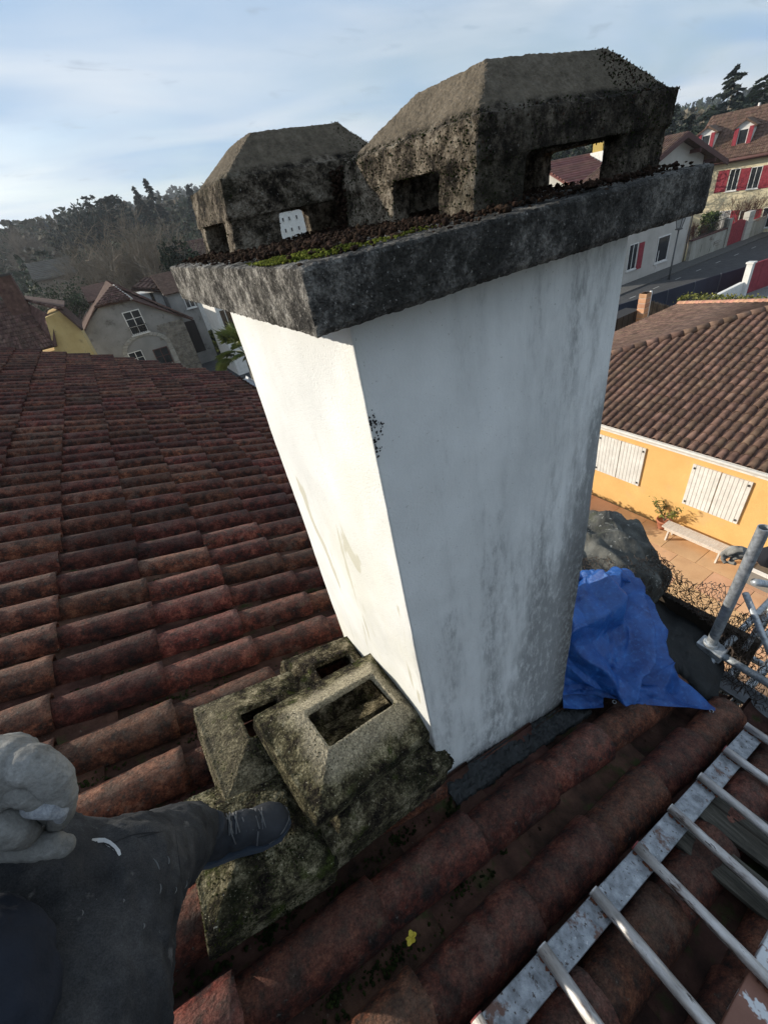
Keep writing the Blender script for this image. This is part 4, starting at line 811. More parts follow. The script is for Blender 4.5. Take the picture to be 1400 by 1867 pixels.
# small print marks on the trouser leg
deps = bpy.context.evaluated_depsgraph_get(); deps.update()
def on_leg(u, v, target=tr, lift=.0016):
    d = Vector(ray(u, v)).normalized(); o_ = Vector(CAM)-origin(target)
    hit, loc, nn, _ = target.ray_cast(o_, d); return (loc+origin(target)-d*lift) if hit else None
def decal(pts, w0, m, name):
    b = MB(); P = [on_leg(*p) for p in pts]
    if any(p is None for p in P): return
    view = Vector(CAM); Vs = []
    for i, p in enumerate(P):
        t_ = (P[min(i+1, len(P)-1)]-P[max(i-1, 0)]).normalized(); s_ = t_.cross((view-p).normalized()); ww = w0*math.sin(PI*(i+.5)/len(P))**.6; Vs += [p+s_*ww, p-s_*ww]
    b.add(Vs, [(2*i, 2*i+1, 2*i+3, 2*i+2) for i in range(len(P)-1)]); b.build(name, m, tr)['kind'] = 'stuff'
wm = flat('white_print', (.55, .56, .56), .6)
decal([(168, 1531), (178, 1532), (188, 1534), (198, 1538), (208, 1545), (216, 1553), (219, 1560)], .0042, wm, 'emblem')
dk = trou_m
decal([(188, 1537), (198, 1541), (207, 1548), (213, 1556)], .0012, dk, 'emblem_line')
gp_ = [on_leg(48+11*math.cos(k*.52), 1392+9*math.sin(k*.52), gv) for k in range(13)]
if all(p is not None for p in gp_):
    b = MB(); b.tube(gp_, .0006, 4, False); b.build('printed_ring', flat('faded_print', (.10, .10, .095)), gv)['kind'] = 'stuff'
th = flat('grey_scuff', (.11, .115, .115))
seam_m = flat('dark_seam', (.010, .010, .011))
decal([(345-11*k, 1500+3.0*k+5*math.sin(k*.5)) for k in range(15)], .0011, seam_m, 'seam')
decal([(250+6*k, 1528-1.5*k) for k in range(10)], .0010, seam_m, 'pocket_edge'); decal([(318+1.5*k, 1500+12*k) for k in range(11)], .0009, seam_m, 'seam')
for a, c in (((280, 1566), (292, 1586)), ((306, 1562), (309, 1576)), ((292, 1612), (293, 1630)), ((321, 1618), (320, 1630)), ((341, 1606), (338, 1622)), ((262, 1684), (263, 1694)), ((150, 1660), (151, 1670)), ((60, 1670), (60, 1678)), ((225, 1640), (226, 1646))):
    decal([(a[0]+(c[0]-a[0])*k/4+1.5*math.sin(k), a[1]+(c[1]-a[1])*k/4) for k in range(5)], .0009, th, 'scuff')
# second person: gloved hand and sleeve beyond the scaffold tube
wk = thing('person', (2.2, -.7, -3.58), 'person in a dark sweater reaching in past the scaffold tube, grey glove half closed', 'person')
H0 = onx(1342, 1012, 1.92); W0 = onx(1368, 1010, 1.93)
bw = body('body', [('t', [(2.2, -.72, -2.62), (2.2, -.72, -2.1), (2.2, -.70, -1.62), (2.2, -.70, -1.50)], [.13, .14, .15, .07]), ('t', [(2.2, -.7, -1.52), (2.2, -.68, -1.40)], [.055, .05]), ('s', (2.18, -.67, -1.28), (.09, .085, .115)),
                     ('t', [(2.2, -.62, -2.6), (2.2, -.60, -3.1), (2.2, -.60, -3.5)], [.09, .065, .05]), ('t', [(2.2, -.82, -2.6), (2.2, -.84, -3.1), (2.2, -.84, -3.5)], [.09, .065, .05]),
                     ('s', (2.14, -.60, -3.54), (.12, .045, .04)), ('s', (2.14, -.84, -3.54), (.12, .045, .04)),
                     ('t', [(2.18, -.56, -1.62), (2.05, -.40, -1.70), W0], [.06, .045, .03]), ('t', [(2.2, -.86, -1.62), (2.1, -1.0, -1.9), (1.85, -1.0, -2.0)], [.06, .045, .035])], skin_m, .013, 3, (), wk)
body('sweater', [('t', [(2.2, -.72, -2.58), (2.2, -.72, -2.1), (2.2, -.70, -1.64), (2.2, -.70, -1.52)], [.16, .165, .17, .08]), ('t', [(2.18, -.56, -1.62), (2.05, -.40, -1.68), (1.93, -.165, -1.60), W0+Vector((0, -.035, -.002))], [.075, .060, .052, .040]), ('t', [(2.2, -.86, -1.62), (2.1, -1.0, -1.9), (1.9, -1.0, -2.0)], [.075, .06, .05])], flat('black_sweater', (.012, .013, .018), .95), .008, 4, ((.06, .016, 2),), wk)
body('trousers', [('t', [(2.2, -.62, -2.56), (2.2, -.60, -3.1), (2.2, -.60, -3.48)], [.105, .085, .07]), ('t', [(2.2, -.82, -2.56), (2.2, -.84, -3.1), (2.2, -.84, -3.48)], [.105, .085, .07]), ('s', (2.2, -.72, -2.55), (.13, .17, .10))], trou_m, .012, 4, (), wk)
body('hair', [('s', (2.2, -.67, -1.24), (.098, .092, .10))], flat('dark_hair', (.02, .015, .012)), .012, 2, (), wk)
def wx(u, v, x): return onx(u, v, x)
fing = [('s', wx(1352, 1006, 1.90), (.034, .040, .024)), ('t', [W0, wx(1355, 1008, 1.91)], [.026, .028]),
        ('t', [wx(1348, 1000, 1.885), wx(1334, 999, 1.88), wx(1325, 1004, 1.88), wx(1326, 1012, 1.885)], [.0135, .0125, .0115, .010]),
        ('t', [wx(1346, 1004, 1.90), wx(1328, 1003, 1.90), wx(1317, 1010, 1.90), wx(1319, 1019, 1.90)], [.0145, .0130, .0118, .0105]),
        ('t', [wx(1346, 1009, 1.92), wx(1328, 1012, 1.92), wx(1317, 1019, 1.92), wx(1323, 1027, 1.91)], [.0145, .0130, .0118, .0105]),
        ('t', [wx(1350, 1014, 1.93), wx(1336, 1018, 1.935), wx(1328, 1025, 1.93), wx(1341, 1028, 1.92)], [.0135, .0125, .0118, .0105]),
        ('t', [wx(1356, 1003, 1.87), wx(1344, 1003, 1.86), wx(1331, 1009, 1.86), wx(1328, 1012, 1.865)], [.0145, .0135, .0115, .009])]
body('glove_hand', fing, glove_m, .0035, 2, ((.02, .002, 2),), wk)

# ================================================================== BUILDINGS
red_m = mat('weathered_red_paint', [(.3, (.20, .018, .03)), (.7, (.32, .04, .055))], 4, .7, .3, 30, spots=[(9, .66, .1, (.35, .12, .12))])
white_m = mat('white_paint', [(.3, (.60, .59, .55)), (.7, (.78, .77, .73))], 4, .6, .2, 30, spots=[(7, .62, .12, (.55, .52, .45))], grain=(60, .88, 1.06))
glass_m = mat('window_glass', [(.35, (.012, .014, .017)), (.7, (.04, .045, .05))], 1.5, .12, 0, spec=.6)
curtain_m = flat('curtain', (.30, .29, .27), .9)
brownroof = mat('brown_roof_tile', [(.3, (.075, .045, .034)), (.55, (.145, .09, .066)), (.8, (.22, .145, .11))], 5, .9, .6, 40, vary=.28, island=True, spec=.2, spots=[(16, .66, .1, (.26, .21, .17))])
def windowx(par, c, w_, h_, plane, frame=white_m, bars=1, rows_=1, sill=True, pane=glass_m, deep=.06, name='window'):
    """window on a wall; plane 'y' faces -y, 'x' faces -x. c = centre on the wall face"""
    def T(a, z, d): return (c.x+a, c.y-d, c.z+z) if plane == 'y' else (c.x-d, c.y-a, c.z+z)
    def bx(b, a0, a1, z0, z1, d0, d1):
        b.hexa([T(a0, z0, d0), T(a1, z0, d0), T(a1, z1, d0), T(a0, z1, d0)], [T(a0, z0, d1), T(a1, z0, d1), T(a1, z1, d1), T(a0, z1, d1)])
    b = MB(); t = .055*max(1, w_/1.1)
    bx(b, -w_/2, -w_/2+t, -h_/2, h_/2, .004, deep); bx(b, w_/2-t, w_/2, -h_/2, h_/2, .004, deep); bx(b, -w_/2+t, w_/2-t, h_/2-t, h_/2, .004, deep); bx(b, -w_/2+t, w_/2-t, -h_/2, -h_/2+t, .004, deep)
    for i in range(bars): x = -w_/2+(i+1)*w_/(bars+1); bx(b, x-t*.45, x+t*.45, -h_/2+t, h_/2-t, .006, deep*.8)
    for i in range(rows_-1): z = -h_/2+(i+1)*h_/rows_; bx(b, -w_/2+t, w_/2-t, z-t*.3, z+t*.3, .007, deep*.7)
    if sill: bx(b, -w_/2-.08, w_/2+.08, -h_/2-.09, -h_/2-.004, .003, deep+.07)
    f = fixn(b.build(name, frame, par))
    b = MB(); bx(b, -w_/2+t, w_/2-t, -h_/2+t, h_/2-t, .002, .02); fixn(b.build('pane', pane, f)); return f
def shutter(par, c, w_, h_, plane, m, nb=4, name='shutter', proud=.05, hw=True, flip=False):
    def T(a, z, d): return (c.x+a, c.y-d, c.z+z) if plane == 'y' else (c.x-d, c.y-a, c.z+z)
    b = MB(); t = .012; bw_ = w_/nb
    for i in range(nb):
        a0, a1 = -w_/2+i*bw_+t/2, -w_/2+(i+1)*bw_-t/2; b.hexa([T(a0, -h_/2, .01), T(a1, -h_/2, .01), T(a1, h_/2, .01), T(a0, h_/2, .01)], [T(a0, -h_/2, proud), T(a1, -h_/2, proud), T(a1, h_/2, proud), T(a0, h_/2, proud)])
    b.hexa([T(-w_/2+.002, -h_/2+.01, .008), T(w_/2-.002, -h_/2+.01, .008), T(w_/2-.002, h_/2-.01, .008), T(-w_/2+.002, h_/2-.01, .008)], [T(-w_/2+.002, -h_/2+.01, proud-.02), T(w_/2-.002, -h_/2+.01, proud-.02), T(w_/2-.002, h_/2-.01, proud-.02), T(-w_/2+.002, h_/2-.01, proud-.02)])
    o = fixn(b.build(name, m, par))
    if hw:
        b = MB()
        for z in (-h_*.36, h_*.36): b.hexa([T(-w_/2+.02, z-.03, proud+.002), T(w_/2-.02, z-.03, proud+.002), T(w_/2-.02, z+.03, proud+.002), T(-w_/2+.02, z+.03, proud+.002)], [T(-w_/2+.02, z-.03, proud+.02), T(w_/2-.02, z-.03, proud+.02), T(w_/2-.02, z+.03, proud+.02), T(-w_/2+.02, z+.03, proud+.02)])
        fixn(b.build('batten', m, o))
    return o
def slab_(par, name, pts, th, m):
    p = [Vector(q) for q in pts]; n_ = (p[1]-p[0]).cross(p[2]-p[0]).normalized(); n_ = n_ if n_.z > 0 else -n_
    b = MB(); b.prism([q-n_*th for q in p], n_*th); return fixn(b.build(name, m, par))
def ridges(par, name, e0, e1, r0, r1, n, rad, m, th=.05, courses=0, kind='stuff'):
    """rolled-tile relief on a slope: e0-e1 along the eave, r0-r1 along the ridge"""
    e0, e1, r0, r1 = map(Vector, (e0, e1, r0, r1)); nn = (e1-e0).cross(r0-e0).normalized(); nn = nn if nn.z > 0 else -nn; b = MB(); K = max(1, courses)
    for i in range(n):
        t = (i+.5)/n; a, c = e0.lerp(e1, t), r0.lerp(r1, t); side = (e1-e0).normalized()*rad
        for k in range(K):
            p, q = a.lerp(c, k/K), a.lerp(c, min(1, (k+1)/K)); l0, l1 = .018*rad/.08, -.006*rad/.08
            P = []
            for (pt, lf_) in ((p, l0), (q, l1)):
                for an in (0, 60, 120, 180): an = math.radians(an); P.append(pt+side*math.cos(an)+nn*(rad*.8*math.sin(an)+lf_+th))
            b.add(P, [(0, 1, 5, 4), (1, 2, 6, 5), (2, 3, 7, 6), (0, 3, 2, 1)])
    o = b.build(name, m, par); o['kind'] = kind; return o

# ---- orange bungalow with its white shutters
ora = thing('orange_house', (17.5, 3, G), 'low orange rendered house with closed white shutters and a brown tiled hip roof', 'house')
ora_m = mat('orange_render', [(.3, (.72, .43, .15)), (.6, (.80, .49, .18)), (.8, (.84, .54, .21))], 1.5, .92, .7, 70, grain=(110, .82, 1.10), spots=[(1.3, .58, .2, (.68, .44, .20)), (4, .66, .12, (.62, .40, .19)), (30, .66, .05, (.62, .36, .13))])
XW = 11.63; ZE = -6.55; XEa = 11.30; PT = math.tan(math.radians(17)); YN = 11.54; YS = -9.0; XR = 17.9; ZR = ZE+(XR-XEa)*PT; XB = 2*XR-XEa
b = MB(); b.box(XW, XB-.4, YS+.5, YN-.4, G-.2, ZE+.03); b.build('wall', ora_m, ora)
slab_(ora, 'roof_slope', [(XEa, YS, ZE), (XR, YS, ZR), (XR, YN-(XR-XEa), ZR), (XEa, YN, ZE)], .12, brownroof)
slab_(ora, 'roof_slope', [(XEa, YN, ZE), (XB, YN, ZE), (XR, YN-(XR-XEa), ZR)], .12, brownroof)
slab_(ora, 'roof_slope', [(XB, YS, ZE), (XB, YN, ZE), (XR, YN-(XR-XEa), ZR), (XR, YS, ZR)], .12, brownroof)
# single tiles on the slope that faces us
tm2 = simple.copy(); tm2.name = 'brown_tile'; tm2.materials.clear(); tm2.materials.append(brownroof)
pa = math.atan(PT); lst = []; MODW, MODL = .232, .345
ny = int((YN-YS)/MODW); nx = int((XR-XEa)/math.cos(pa)/MODL)+1
for i in range(nx):
    for j in range(ny):
        dd = i*MODL*math.cos(pa); x = XEa-.03+dd; y = YN-.12-MODW*j
        if y > YN-dd-.25: continue
        if x > XR-.2: continue
        q = Vector((x, y, ZE+(x-XEa)*PT+.004)); d_ = MR@(np.array(q)-CAM); u, v = PC+F*d_[:2]/d_[2]
        vis = (1070 < u < 1420)
        lst.append((0 if vis else 1, q.length, q))
lst.sort(key=lambda t: (t[0], t[1])); SVr, SFr = [], []
RZ = Matrix.Rotation(PI, 4, 'Z')
for n_, (vz, L_, q) in enumerate(lst):
    M4 = Matrix.Translation(q) @ Matrix.Rotation(rng.normal(0, .012), 4, 'Z') @ RZ @ Matrix.Rotation(pa-.045+rng.normal(0, .006), 4, 'Y') @ Matrix.Diagonal((1.03, 1.15, 1.05, 1))
    if n_ < 300:
        o = bpy.data.objects.new('roof_tile', tm2); COL.objects.link(o); o.parent = ora; o.matrix_local = Matrix.Translation(-ora.location) @ M4
    else: m_ = np.array(M4); SVr.append(SV@m_[:3, :3].T+m_[:3, 3]); SFr += [tuple(q_+(len(SVr)-1)*len(SV) for q_ in f) for f in SF]
npmesh('roof_tile', np.concatenate(SVr), SFr, brownroof, ora, True, 'stuff')
ridges(ora, 'north_slope_tiles', (XEa+.2, YN, ZE), (XB-.2, YN, ZE), (XR-.05, YN-(XR-XEa)+.05, ZR), (XR+.05, YN-(XR-XEa)+.05, ZR), 60, .085, brownroof, .0, 18)
def caps(par, p, q, r, m, step=.36):
    p, q = Vector(p), Vector(q); n_ = int((q-p).length/step); d_ = (q-p)/n_
    for k in range(n_):
        a = p+d_*k; b = MB(); b.tube([a, a+d_*1.12], [r*1.08, r*.92], 8); b.build('ridge_tile', m, par, True)
caps(ora, (XEa, YN, ZE+.03), (XR, YN-(XR-XEa), ZR+.03), .115, brownroof)
salm = mat('salmon_ridge', [(.3, (.36, .17, .11)), (.7, (.50, .27, .18))], 6, .9, .4, 40, vary=.15)
caps(ora, (XB, YN, ZE+.03), (XR, YN-(XR-XEa), ZR+.03), .12, salm)
caps(ora, (XR, YN-(XR-XEa), ZR+.03), (XR, YS, ZR+.03), .115, brownroof)
# gutter, fascia, cornice blocks
b = MB(); b.tube([(XEa-.055, YS, ZE-.06), (XEa-.055, YN+.05, ZE-.06)], .050, 10); b.build('gutter', flat('pale_gutter', (.50, .48, .44), .5), ora, True)
b = MB(); b.box(XEa-.005, XEa+.03, YS, YN, ZE-.20, ZE-.02); b.build('fascia', white_m, ora)
b = MB(); b.box(XEa+.03, XW, YS, YN, ZE-.19, ZE-.16); b.build('soffit', white_m, ora)
blk = mat('cream_cornice', [(.3, (.52, .46, .34)), (.7, (.66, .6, .47))], 6, .9, .4, 60, vary=.08)
for k in range(26):
    y = 8.6-.33*k; b = MB(); b.box(XW-.07, XW-.002, y-.135, y+.135, ZE-.34, ZE-.195); bevel(b.build('cornice_block', blk, ora), .012)
b = MB(); b.box(XW-.022, XW-.001, YS+.6, 9, ZE-.36, ZE-.195); b.build('cornice_band', mat('cornice_joint', [(.3, (.33, .26, .14)), (.7, (.42, .33, .18))], 8), ora)
for (y0, y1) in ((2.50, 3.93), (5.24, 6.80)):
    zc, hh = (-7.09-8.44)/2, 1.34; wv = (y1-y0)/2-.012
    for s_ in (0, 1):
        yc = y0+wv/2+.003+s_*(wv+.018); o = shutter(ora, Vector((XW, yc, zc)), wv, hh, 'x', white_m, 7, hw=False)
        for z in (-.56, .56):
            b = MB(); yy = y0+.07 if s_ == 0 else y1-.07; b.box(XW-.075, XW-.05, yy-.022, yy+.022, zc+z-.03, zc+z+.03); bevel(b.build('hinge', flat('iron', (.05, .05, .05), .5), o), .008)
# chimney-less plinth line, downpipe
b = MB(); b.tube([(XW-.07, -1.6, ZE-.1), (XW-.07, -1.6, G)], .04, 8); b.build('downpipe', white_m, ora, True)

# bench, pot, second bench on the patio (scale of the terrace)
def G_(u, v): return onz(u, v, G)
bench_m = mat('whitewashed_wood', [(.3, (.50, .42, .34)), (.6, (.66, .60, .52)), (.8, (.74, .69, .62))], 8, .85, .6, 40, stretch=(1, 6, 1), bdist=.004)
p0, p1 = G_(1218, 962), G_(1308, 1002)
bench = thing('bench', (11.15, 2.9, G), 'narrow whitewashed wooden bench against the orange wall, right of the potted shrub', 'bench')
yA, yB = 3.95, 2.35; xA, xB = 10.98, 11.36; hz_ = .40
for k in range(2):
    b = MB(); xx = xA+k*.195; b.box(xx, xx+.185, yB-.08, yA+.08, G+hz_, G+hz_+.035); bevel(b.build('seat_plank', bench_m, bench), .004)
for y in (yA-.12, yB+.12):
    b = MB(); b.hexa([(xA-.03, y-.02, G+.002), (xA+.08, y-.02, G+.002), (xA+.08, y+.02, G+.002), (xA-.03, y+.02, G+.002)], [(xA+.05, y-.02, G+hz_), (xA+.15, y-.02, G+hz_), (xA+.15, y+.02, G+hz_), (xA+.05, y+.02, G+hz_)]); b.build('leg', bench_m, bench)
    b = MB(); b.hexa([(xB-.06, y-.02, G+.002), (xB+.05, y-.02, G+.002), (xB+.05, y+.02, G+.002), (xB-.06, y+.02, G+.002)], [(xB-.13, y-.02, G+hz_), (xB-.03, y-.02, G+hz_), (xB-.03, y+.02, G+hz_), (xB-.13, y+.02, G+hz_)]); b.build('leg', bench_m, bench)
b = MB(); b.box(xA+.165, xA+.205, yB+.14, yA-.14, G+.20, G+.26); b.build('stretcher', bench_m, bench)
b = MB(); b.box(xA+.02, xA+.045, yB+.0, yA-.0, G+hz_-.08, G+hz_); b.build('apron', bench_m, bench)
# glazed frame leaning on the wall at the right
cf = thing('garden_frame', (11.1, 1.3, G), 'small white framed glass-topped cold frame at the wall, right of the bench', 'cold frame')
b = MB(); x0, x1, y0, y1 = 10.75, 11.5, .55, 1.75; z0, z1 = G+.42, G+.62
b.hexa([(x0, y0, G), (x1, y0, G), (x1, y1, G), (x0, y1, G)], [(x0, y0, z0), (x1, y0, z1), (x1, y1, z1), (x0, y1, z0)]); b.build('box', flat('grey_timber', (.20, .19, .17)), cf)
def fr_(a0, a1, c0, c1, nm='frame_bar'):
    b = MB(); f = lambda x: z0+(z1-z0)*(x-x0)/(x1-x0); b.hexa([(a0, c0, f(a0)+.004), (a1, c0, f(a1)+.004), (a1, c1, f(a1)+.004), (a0, c1, f(a0)+.004)], [(a0, c0, f(a0)+.05), (a1, c0, f(a1)+.05), (a1, c1, f(a1)+.05), (a0, c1, f(a0)+.05)]); b.build(nm, white_m, cf)
fr_(x0, x0+.08, y0, y1); fr_(x1-.08, x1, y0, y1); fr_(x0+.08, x1-.08, y0, y0+.08); fr_(x0+.08, x1-.08, y1-.08, y1); fr_(x0+.08, x1-.08, 1.12, 1.17)
b = MB(); f = lambda x: z0+(z1-z0)*(x-x0)/(x1-x0); b.hexa([(x0+.07, y0+.07, f(x0+.07)+.008), (x1-.07, y0+.07, f(x1-.07)+.008), (x1-.07, y1-.07, f(x1-.07)+.008), (x0+.07, y1-.07, f(x0+.07)+.008)], [(x0+.07, y0+.07, f(x0+.07)+.018), (x1-.07, y0+.07, f(x1-.07)+.018), (x1-.07, y1-.07, f(x1-.07)+.018), (x0+.07, y1-.07, f(x0+.07)+.018)]); b.build('glass', flat('dusty_glass', (.12, .10, .08), .25, spec=.6), cf)

leaf_m = mat('leaf_green', [(.3, (.03, .05, .012)), (.6, (.07, .10, .025)), (.85, (.14, .17, .05))], 3, .7, 0, vary=.35, island=True, spec=.3)
leafy_m = mat('leaf_yellow_green', [(.3, (.07, .08, .015)), (.6, (.17, .17, .03)), (.85, (.32, .28, .06))], 3, .7, 0, vary=.35, island=True, spec=.3)
evg_m = mat('evergreen', [(.3, (.010, .016, .010)), (.55, (.022, .035, .018)), (.8, (.05, .066, .03))], .8, .85, 0, vary=.45, island=True, spec=.2)
evd_m = mat('blue_evergreen', [(.3, (.012, .019, .016)), (.55, (.026, .038, .030)), (.8, (.05, .062, .046))], .8, .85, 0, vary=.4, island=True, spec=.2)
bark_m = mat('bark', [(.3, (.12, .105, .085)), (.6, (.22, .195, .16)), (.8, (.32, .29, .24))], 8, .95, .5, 30, vary=.2)
twig_m = mat('bare_twigs', [(.3, (.12, .096, .072)), (.6, (.21, .172, .13)), (.8, (.30, .25, .19))], 2, .95, 0, vary=.2)
def quads(P, S_, seed, asp=.5, dirs=None, droop=0):
    """leaf quads at points P, sizes S_"""
    r = np.random.default_rng(seed); n_ = len(P); a = r.normal(0, 1, (n_, 3)) if dirs is None else dirs+r.normal(0, .35, (n_, 3)); a[:, 2] -= droop; a /= np.linalg.norm(a, axis=1, keepdims=True)
    c = np.cross(a, r.normal(0, 1, (n_, 3))); c /= np.linalg.norm(c, axis=1, keepdims=True); S_ = np.asarray(S_).reshape(-1, 1); a = a*S_; c = c*S_*asp
    V_ = np.stack([P-a*.5, P+c*.5, P+a*.5, P-c*.5], 1).reshape(-1, 3); return V_, np.arange(4*n_).reshape(-1, 4)
def crown_pts(n, ctr, rad, seed, clumps=26, cs=.34):
    r = np.random.default_rng(seed); d = r.normal(0, 1, (clumps, 3)); d /= np.linalg.norm(d, axis=1, keepdims=True); cen = d*(r.uniform(.35, .92, (clumps, 1))); k = r.integers(0, clumps, n); sc_ = r.uniform(.6, 1.25, clumps)[k][:, None]*cs
    q = r.normal(0, 1, (n, 3)); q /= np.linalg.norm(q, axis=1, keepdims=True); q *= r.uniform(.5, 1, (n, 1))**.5; P = cen[k]+q*sc_; return P*np.array(rad)+np.array(ctr)
def tree(name, base, h, rad, n, leafsz, m, label, seed, trunk_r=.15, lift=.25, clumps=26, cat='tree', group=None, cs=.34, asp=.5):
    base = Vector(base); t = thing(name, base, label, cat, group); b = MB(); r_ = random.Random(seed)
    b.tube([base+Vector((0, 0, -.4)), base+Vector((r_.uniform(-.1, .1)*h*.1, 0, h*.5)), base+Vector((0, 0, h*.85))], [trunk_r, trunk_r*.6, trunk_r*.2], 7)
    for k in range(7):
        a = r_.uniform(0, 6.28); z = h*r_.uniform(.25, .7); b.tube([base+Vector((0, 0, z)), base+Vector((math.cos(a)*rad*.7, math.sin(a)*rad*.7, z+h*.18))], [trunk_r*.4, trunk_r*.1], 5)
    b.build('trunk', bark_m, t, True)
    P = crown_pts(n, (base.x, base.y, base.z+h*(lift+1)/2), (rad, rad, h*(1-lift)/2), seed, clumps, cs); V_, F_ = quads(P, np.random.default_rng(seed).uniform(.6, 1.4, n)*leafsz, seed, asp); npmesh('crown', V_, F_, m, t); return t
def conifer(name, base, h, rad, n, m, label, seed, leafsz=.35, cat='conifer', group=None, tiers=13, droop=.25, power=.85, gap=.25):
    base = Vector(base); t = thing(name, base, label, cat, group); b = MB(); r = np.random.default_rng(seed)
    b.tube([base+Vector((0, 0, -.5)), base+Vector((0, 0, h*.98))], [h*.018+.05, .02], 6); P = []; D_ = []; S_ = []
    nb = tiers*7
    for k in range(nb):
        f = (k+r.uniform(0, 1))/nb; z = h*(.10+.88*f); R_ = rad*(1-f)**power*r.uniform(.62, 1.12)+.04*rad; a = r.uniform(0, 6.283); m_ = max(3, int(n/nb*(1.5-f)))
        if k % 2 == 0: b.tube([base+Vector((0, 0, z)), base+Vector((math.cos(a)*R_*.8, math.sin(a)*R_*.8, z+R_*(.1-droop)))], [.03+h*.003, .01], 3)
        s_ = r.uniform(0, 1, m_)**.6; wd_ = .20*(1-s_*.5); rr_ = R_*s_
        P.append(np.stack([base.x+np.cos(a)*rr_+r.normal(0, 1, m_)*wd_*R_*.55, base.y+np.sin(a)*rr_+r.normal(0, 1, m_)*wd_*R_*.55, base.z+z+rr_*(.12-droop*s_)+r.normal(0, .03*R_, m_)], 1))
        D_.append(np.tile([math.cos(a), math.sin(a), -droop], (m_, 1))); S_.append(r.uniform(.6, 1.4, m_)*leafsz)
    b.build('trunk', bark_m, t); P = np.concatenate(P); V_, F_ = quads(P, np.concatenate(S_), seed, .42, np.concatenate(D_)); npmesh('crown', V_, F_, m, t); return t
def bare(name, base, h, spread, label, seed, depth=6, cat='bare tree', group=None, r0=.16, m=None, kids=3, stems=1):
    base = Vector(base); t = thing(name, base, label, cat, group); b = MB(); bt = MB(); r_ = random.Random(seed)
    def grow(p, d, L, r, lv):
        if lv == 0: return
        pts = [p]; q = p; dd = d.copy()
        for k in range(3): dd = (dd+Vector((r_.gauss(0, .13), r_.gauss(0, .13), r_.gauss(0.03, .08)))).normalized(); q = q+dd*L/3; pts.append(q)
        if lv >= depth-1: b.tube(pts, [r, r*.88, r*.76, r*.62], 6, False)
        elif lv > 2: bt.tube([pts[0], pts[2], pts[3]], [r, r*.8, r*.62], 3, False)
        else: bt.tube([pts[0], pts[3]], [r, r*.6], 3, False)
        for k in range(kids if lv > 2 else kids+1):
            o_ = dd.orthogonal().normalized(); o_.rotate(Matrix.Rotation(r_.uniform(0, 6.28), 3, dd)); e = (dd*r_.uniform(.7, 1.1)+o_*spread*r_.uniform(.5, 1.15)+Vector((0, 0, .12))).normalized()
            grow(pts[r_.choice((2, 3, 3))], e, L*r_.uniform(.62, .86), r*.60, lv-1)
    for s_ in range(stems):
        a = s_*2.4+seed; d0 = Vector((math.cos(a)*.35*(stems > 1), math.sin(a)*.35*(stems > 1), 1)).normalized(); grow(base+Vector((0, 0, -.3)), d0, h*.30, r0, depth)
    b.build('trunk', bark_m, t, True); bt.build('branches', m or twig_m, t); return t

# potted shrub on the terrace
pc = G_(1207, 962); pot = thing('potted_shrub', pc, 'yellow-green leafy shrub in a terracotta pot on the sunny terrace, left of the bench', 'potted plant')
b = MB(); n_ = 18; prof = [(.13, 0), (.19, .27), (.215, .275), (.215, .33), (.19, .33), (.17, .28), (0, .27)]
V_ = [(pc.x+r__*math.cos(6.283*k/n_), pc.y+r__*math.sin(6.283*k/n_), pc.z+z) for r__, z in prof for k in range(n_)]
b.add(V_, [(i*n_+k, i*n_+(k+1) % n_, (i+1)*n_+(k+1) % n_, (i+1)*n_+k) for i in range(len(prof)-1) for k in range(n_)]); b.build('pot', flat('terracotta', (.42, .16, .09), .85), pot, True)
b = MB(); r_ = random.Random(4); PP = []; DD = []
for k in range(17):
    a = r_.uniform(0, 6.28); L = r_.uniform(.45, 1.0)*(1.25 if k == 3 else 1); e = Vector((math.cos(a)*L*r_.uniform(.25, .62), math.sin(a)*L*.5, L*.8)); s0 = pc+Vector((0, 0, .27)); mid = s0+e*.5+Vector((0, 0, .08)); b.tube([s0, mid, s0+e], [.008, .006, .003], 4)
    for j in range(10):
        f = r_.uniform(.35, 1.05); p = s0+e*f+Vector((r_.gauss(0, .04), r_.gauss(0, .04), r_.gauss(.03, .04))); PP.append(tuple(p)); DD.append((e.x, e.y, -.2))
b.build('stem', bark_m, pot); V_, F_ = quads(np.array(PP), rng.uniform(.08, .17, len(PP)), 4, .32, np.array(DD)); npmesh('leaves', V_, F_, leafy_m, pot)
# hedge corner at the terrace edge, dark shrub below
def hedge(name, x0, x1, y0, y1, z0, z1, n, sz, m, label, seed, cat='hedge'):
    t = thing(name, ((x0+x1)/2, (y0+y1)/2, z0), label, cat); b = MB(); b.box(x0+.1, x1-.1, y0+.1, y1-.1, z0, z1-.12); b.build('core', flat('hedge_core', (.012, .018, .008), 1), t)
    r = np.random.default_rng(seed); P = r.uniform(0, 1, (n, 3)); f = r.integers(0, 5, n); P[f == 0, 2] = 1; P[f == 1, 0] = 0; P[f == 2, 0] = 1; P[f == 3, 1] = 0; P[f == 4, 1] = 1
    P = P*np.array([x1-x0, y1-y0, z1-z0])+np.array([x0, y0, z0])+r.normal(0, .06, (n, 3)); V_, F_ = quads(P, r.uniform(.6, 1.4, n)*sz, seed, .6); npmesh('leaves', V_, F_, m, t); return t
c0 = G_(1068, 945); hedge('hedge', 9.2, 10.0, 6.05, 8.5, G, G+.9, 2600, .12, leaf_m, 'clipped green hedge corner on the terrace, just behind the chimney edge', 5)
hedge('hedge', 27.5, 28.5, 3.5, 13.1, G, -7.05, 6500, .13, leafy_m, 'long sunlit clipped hedge behind the ridge of the orange house', 6)

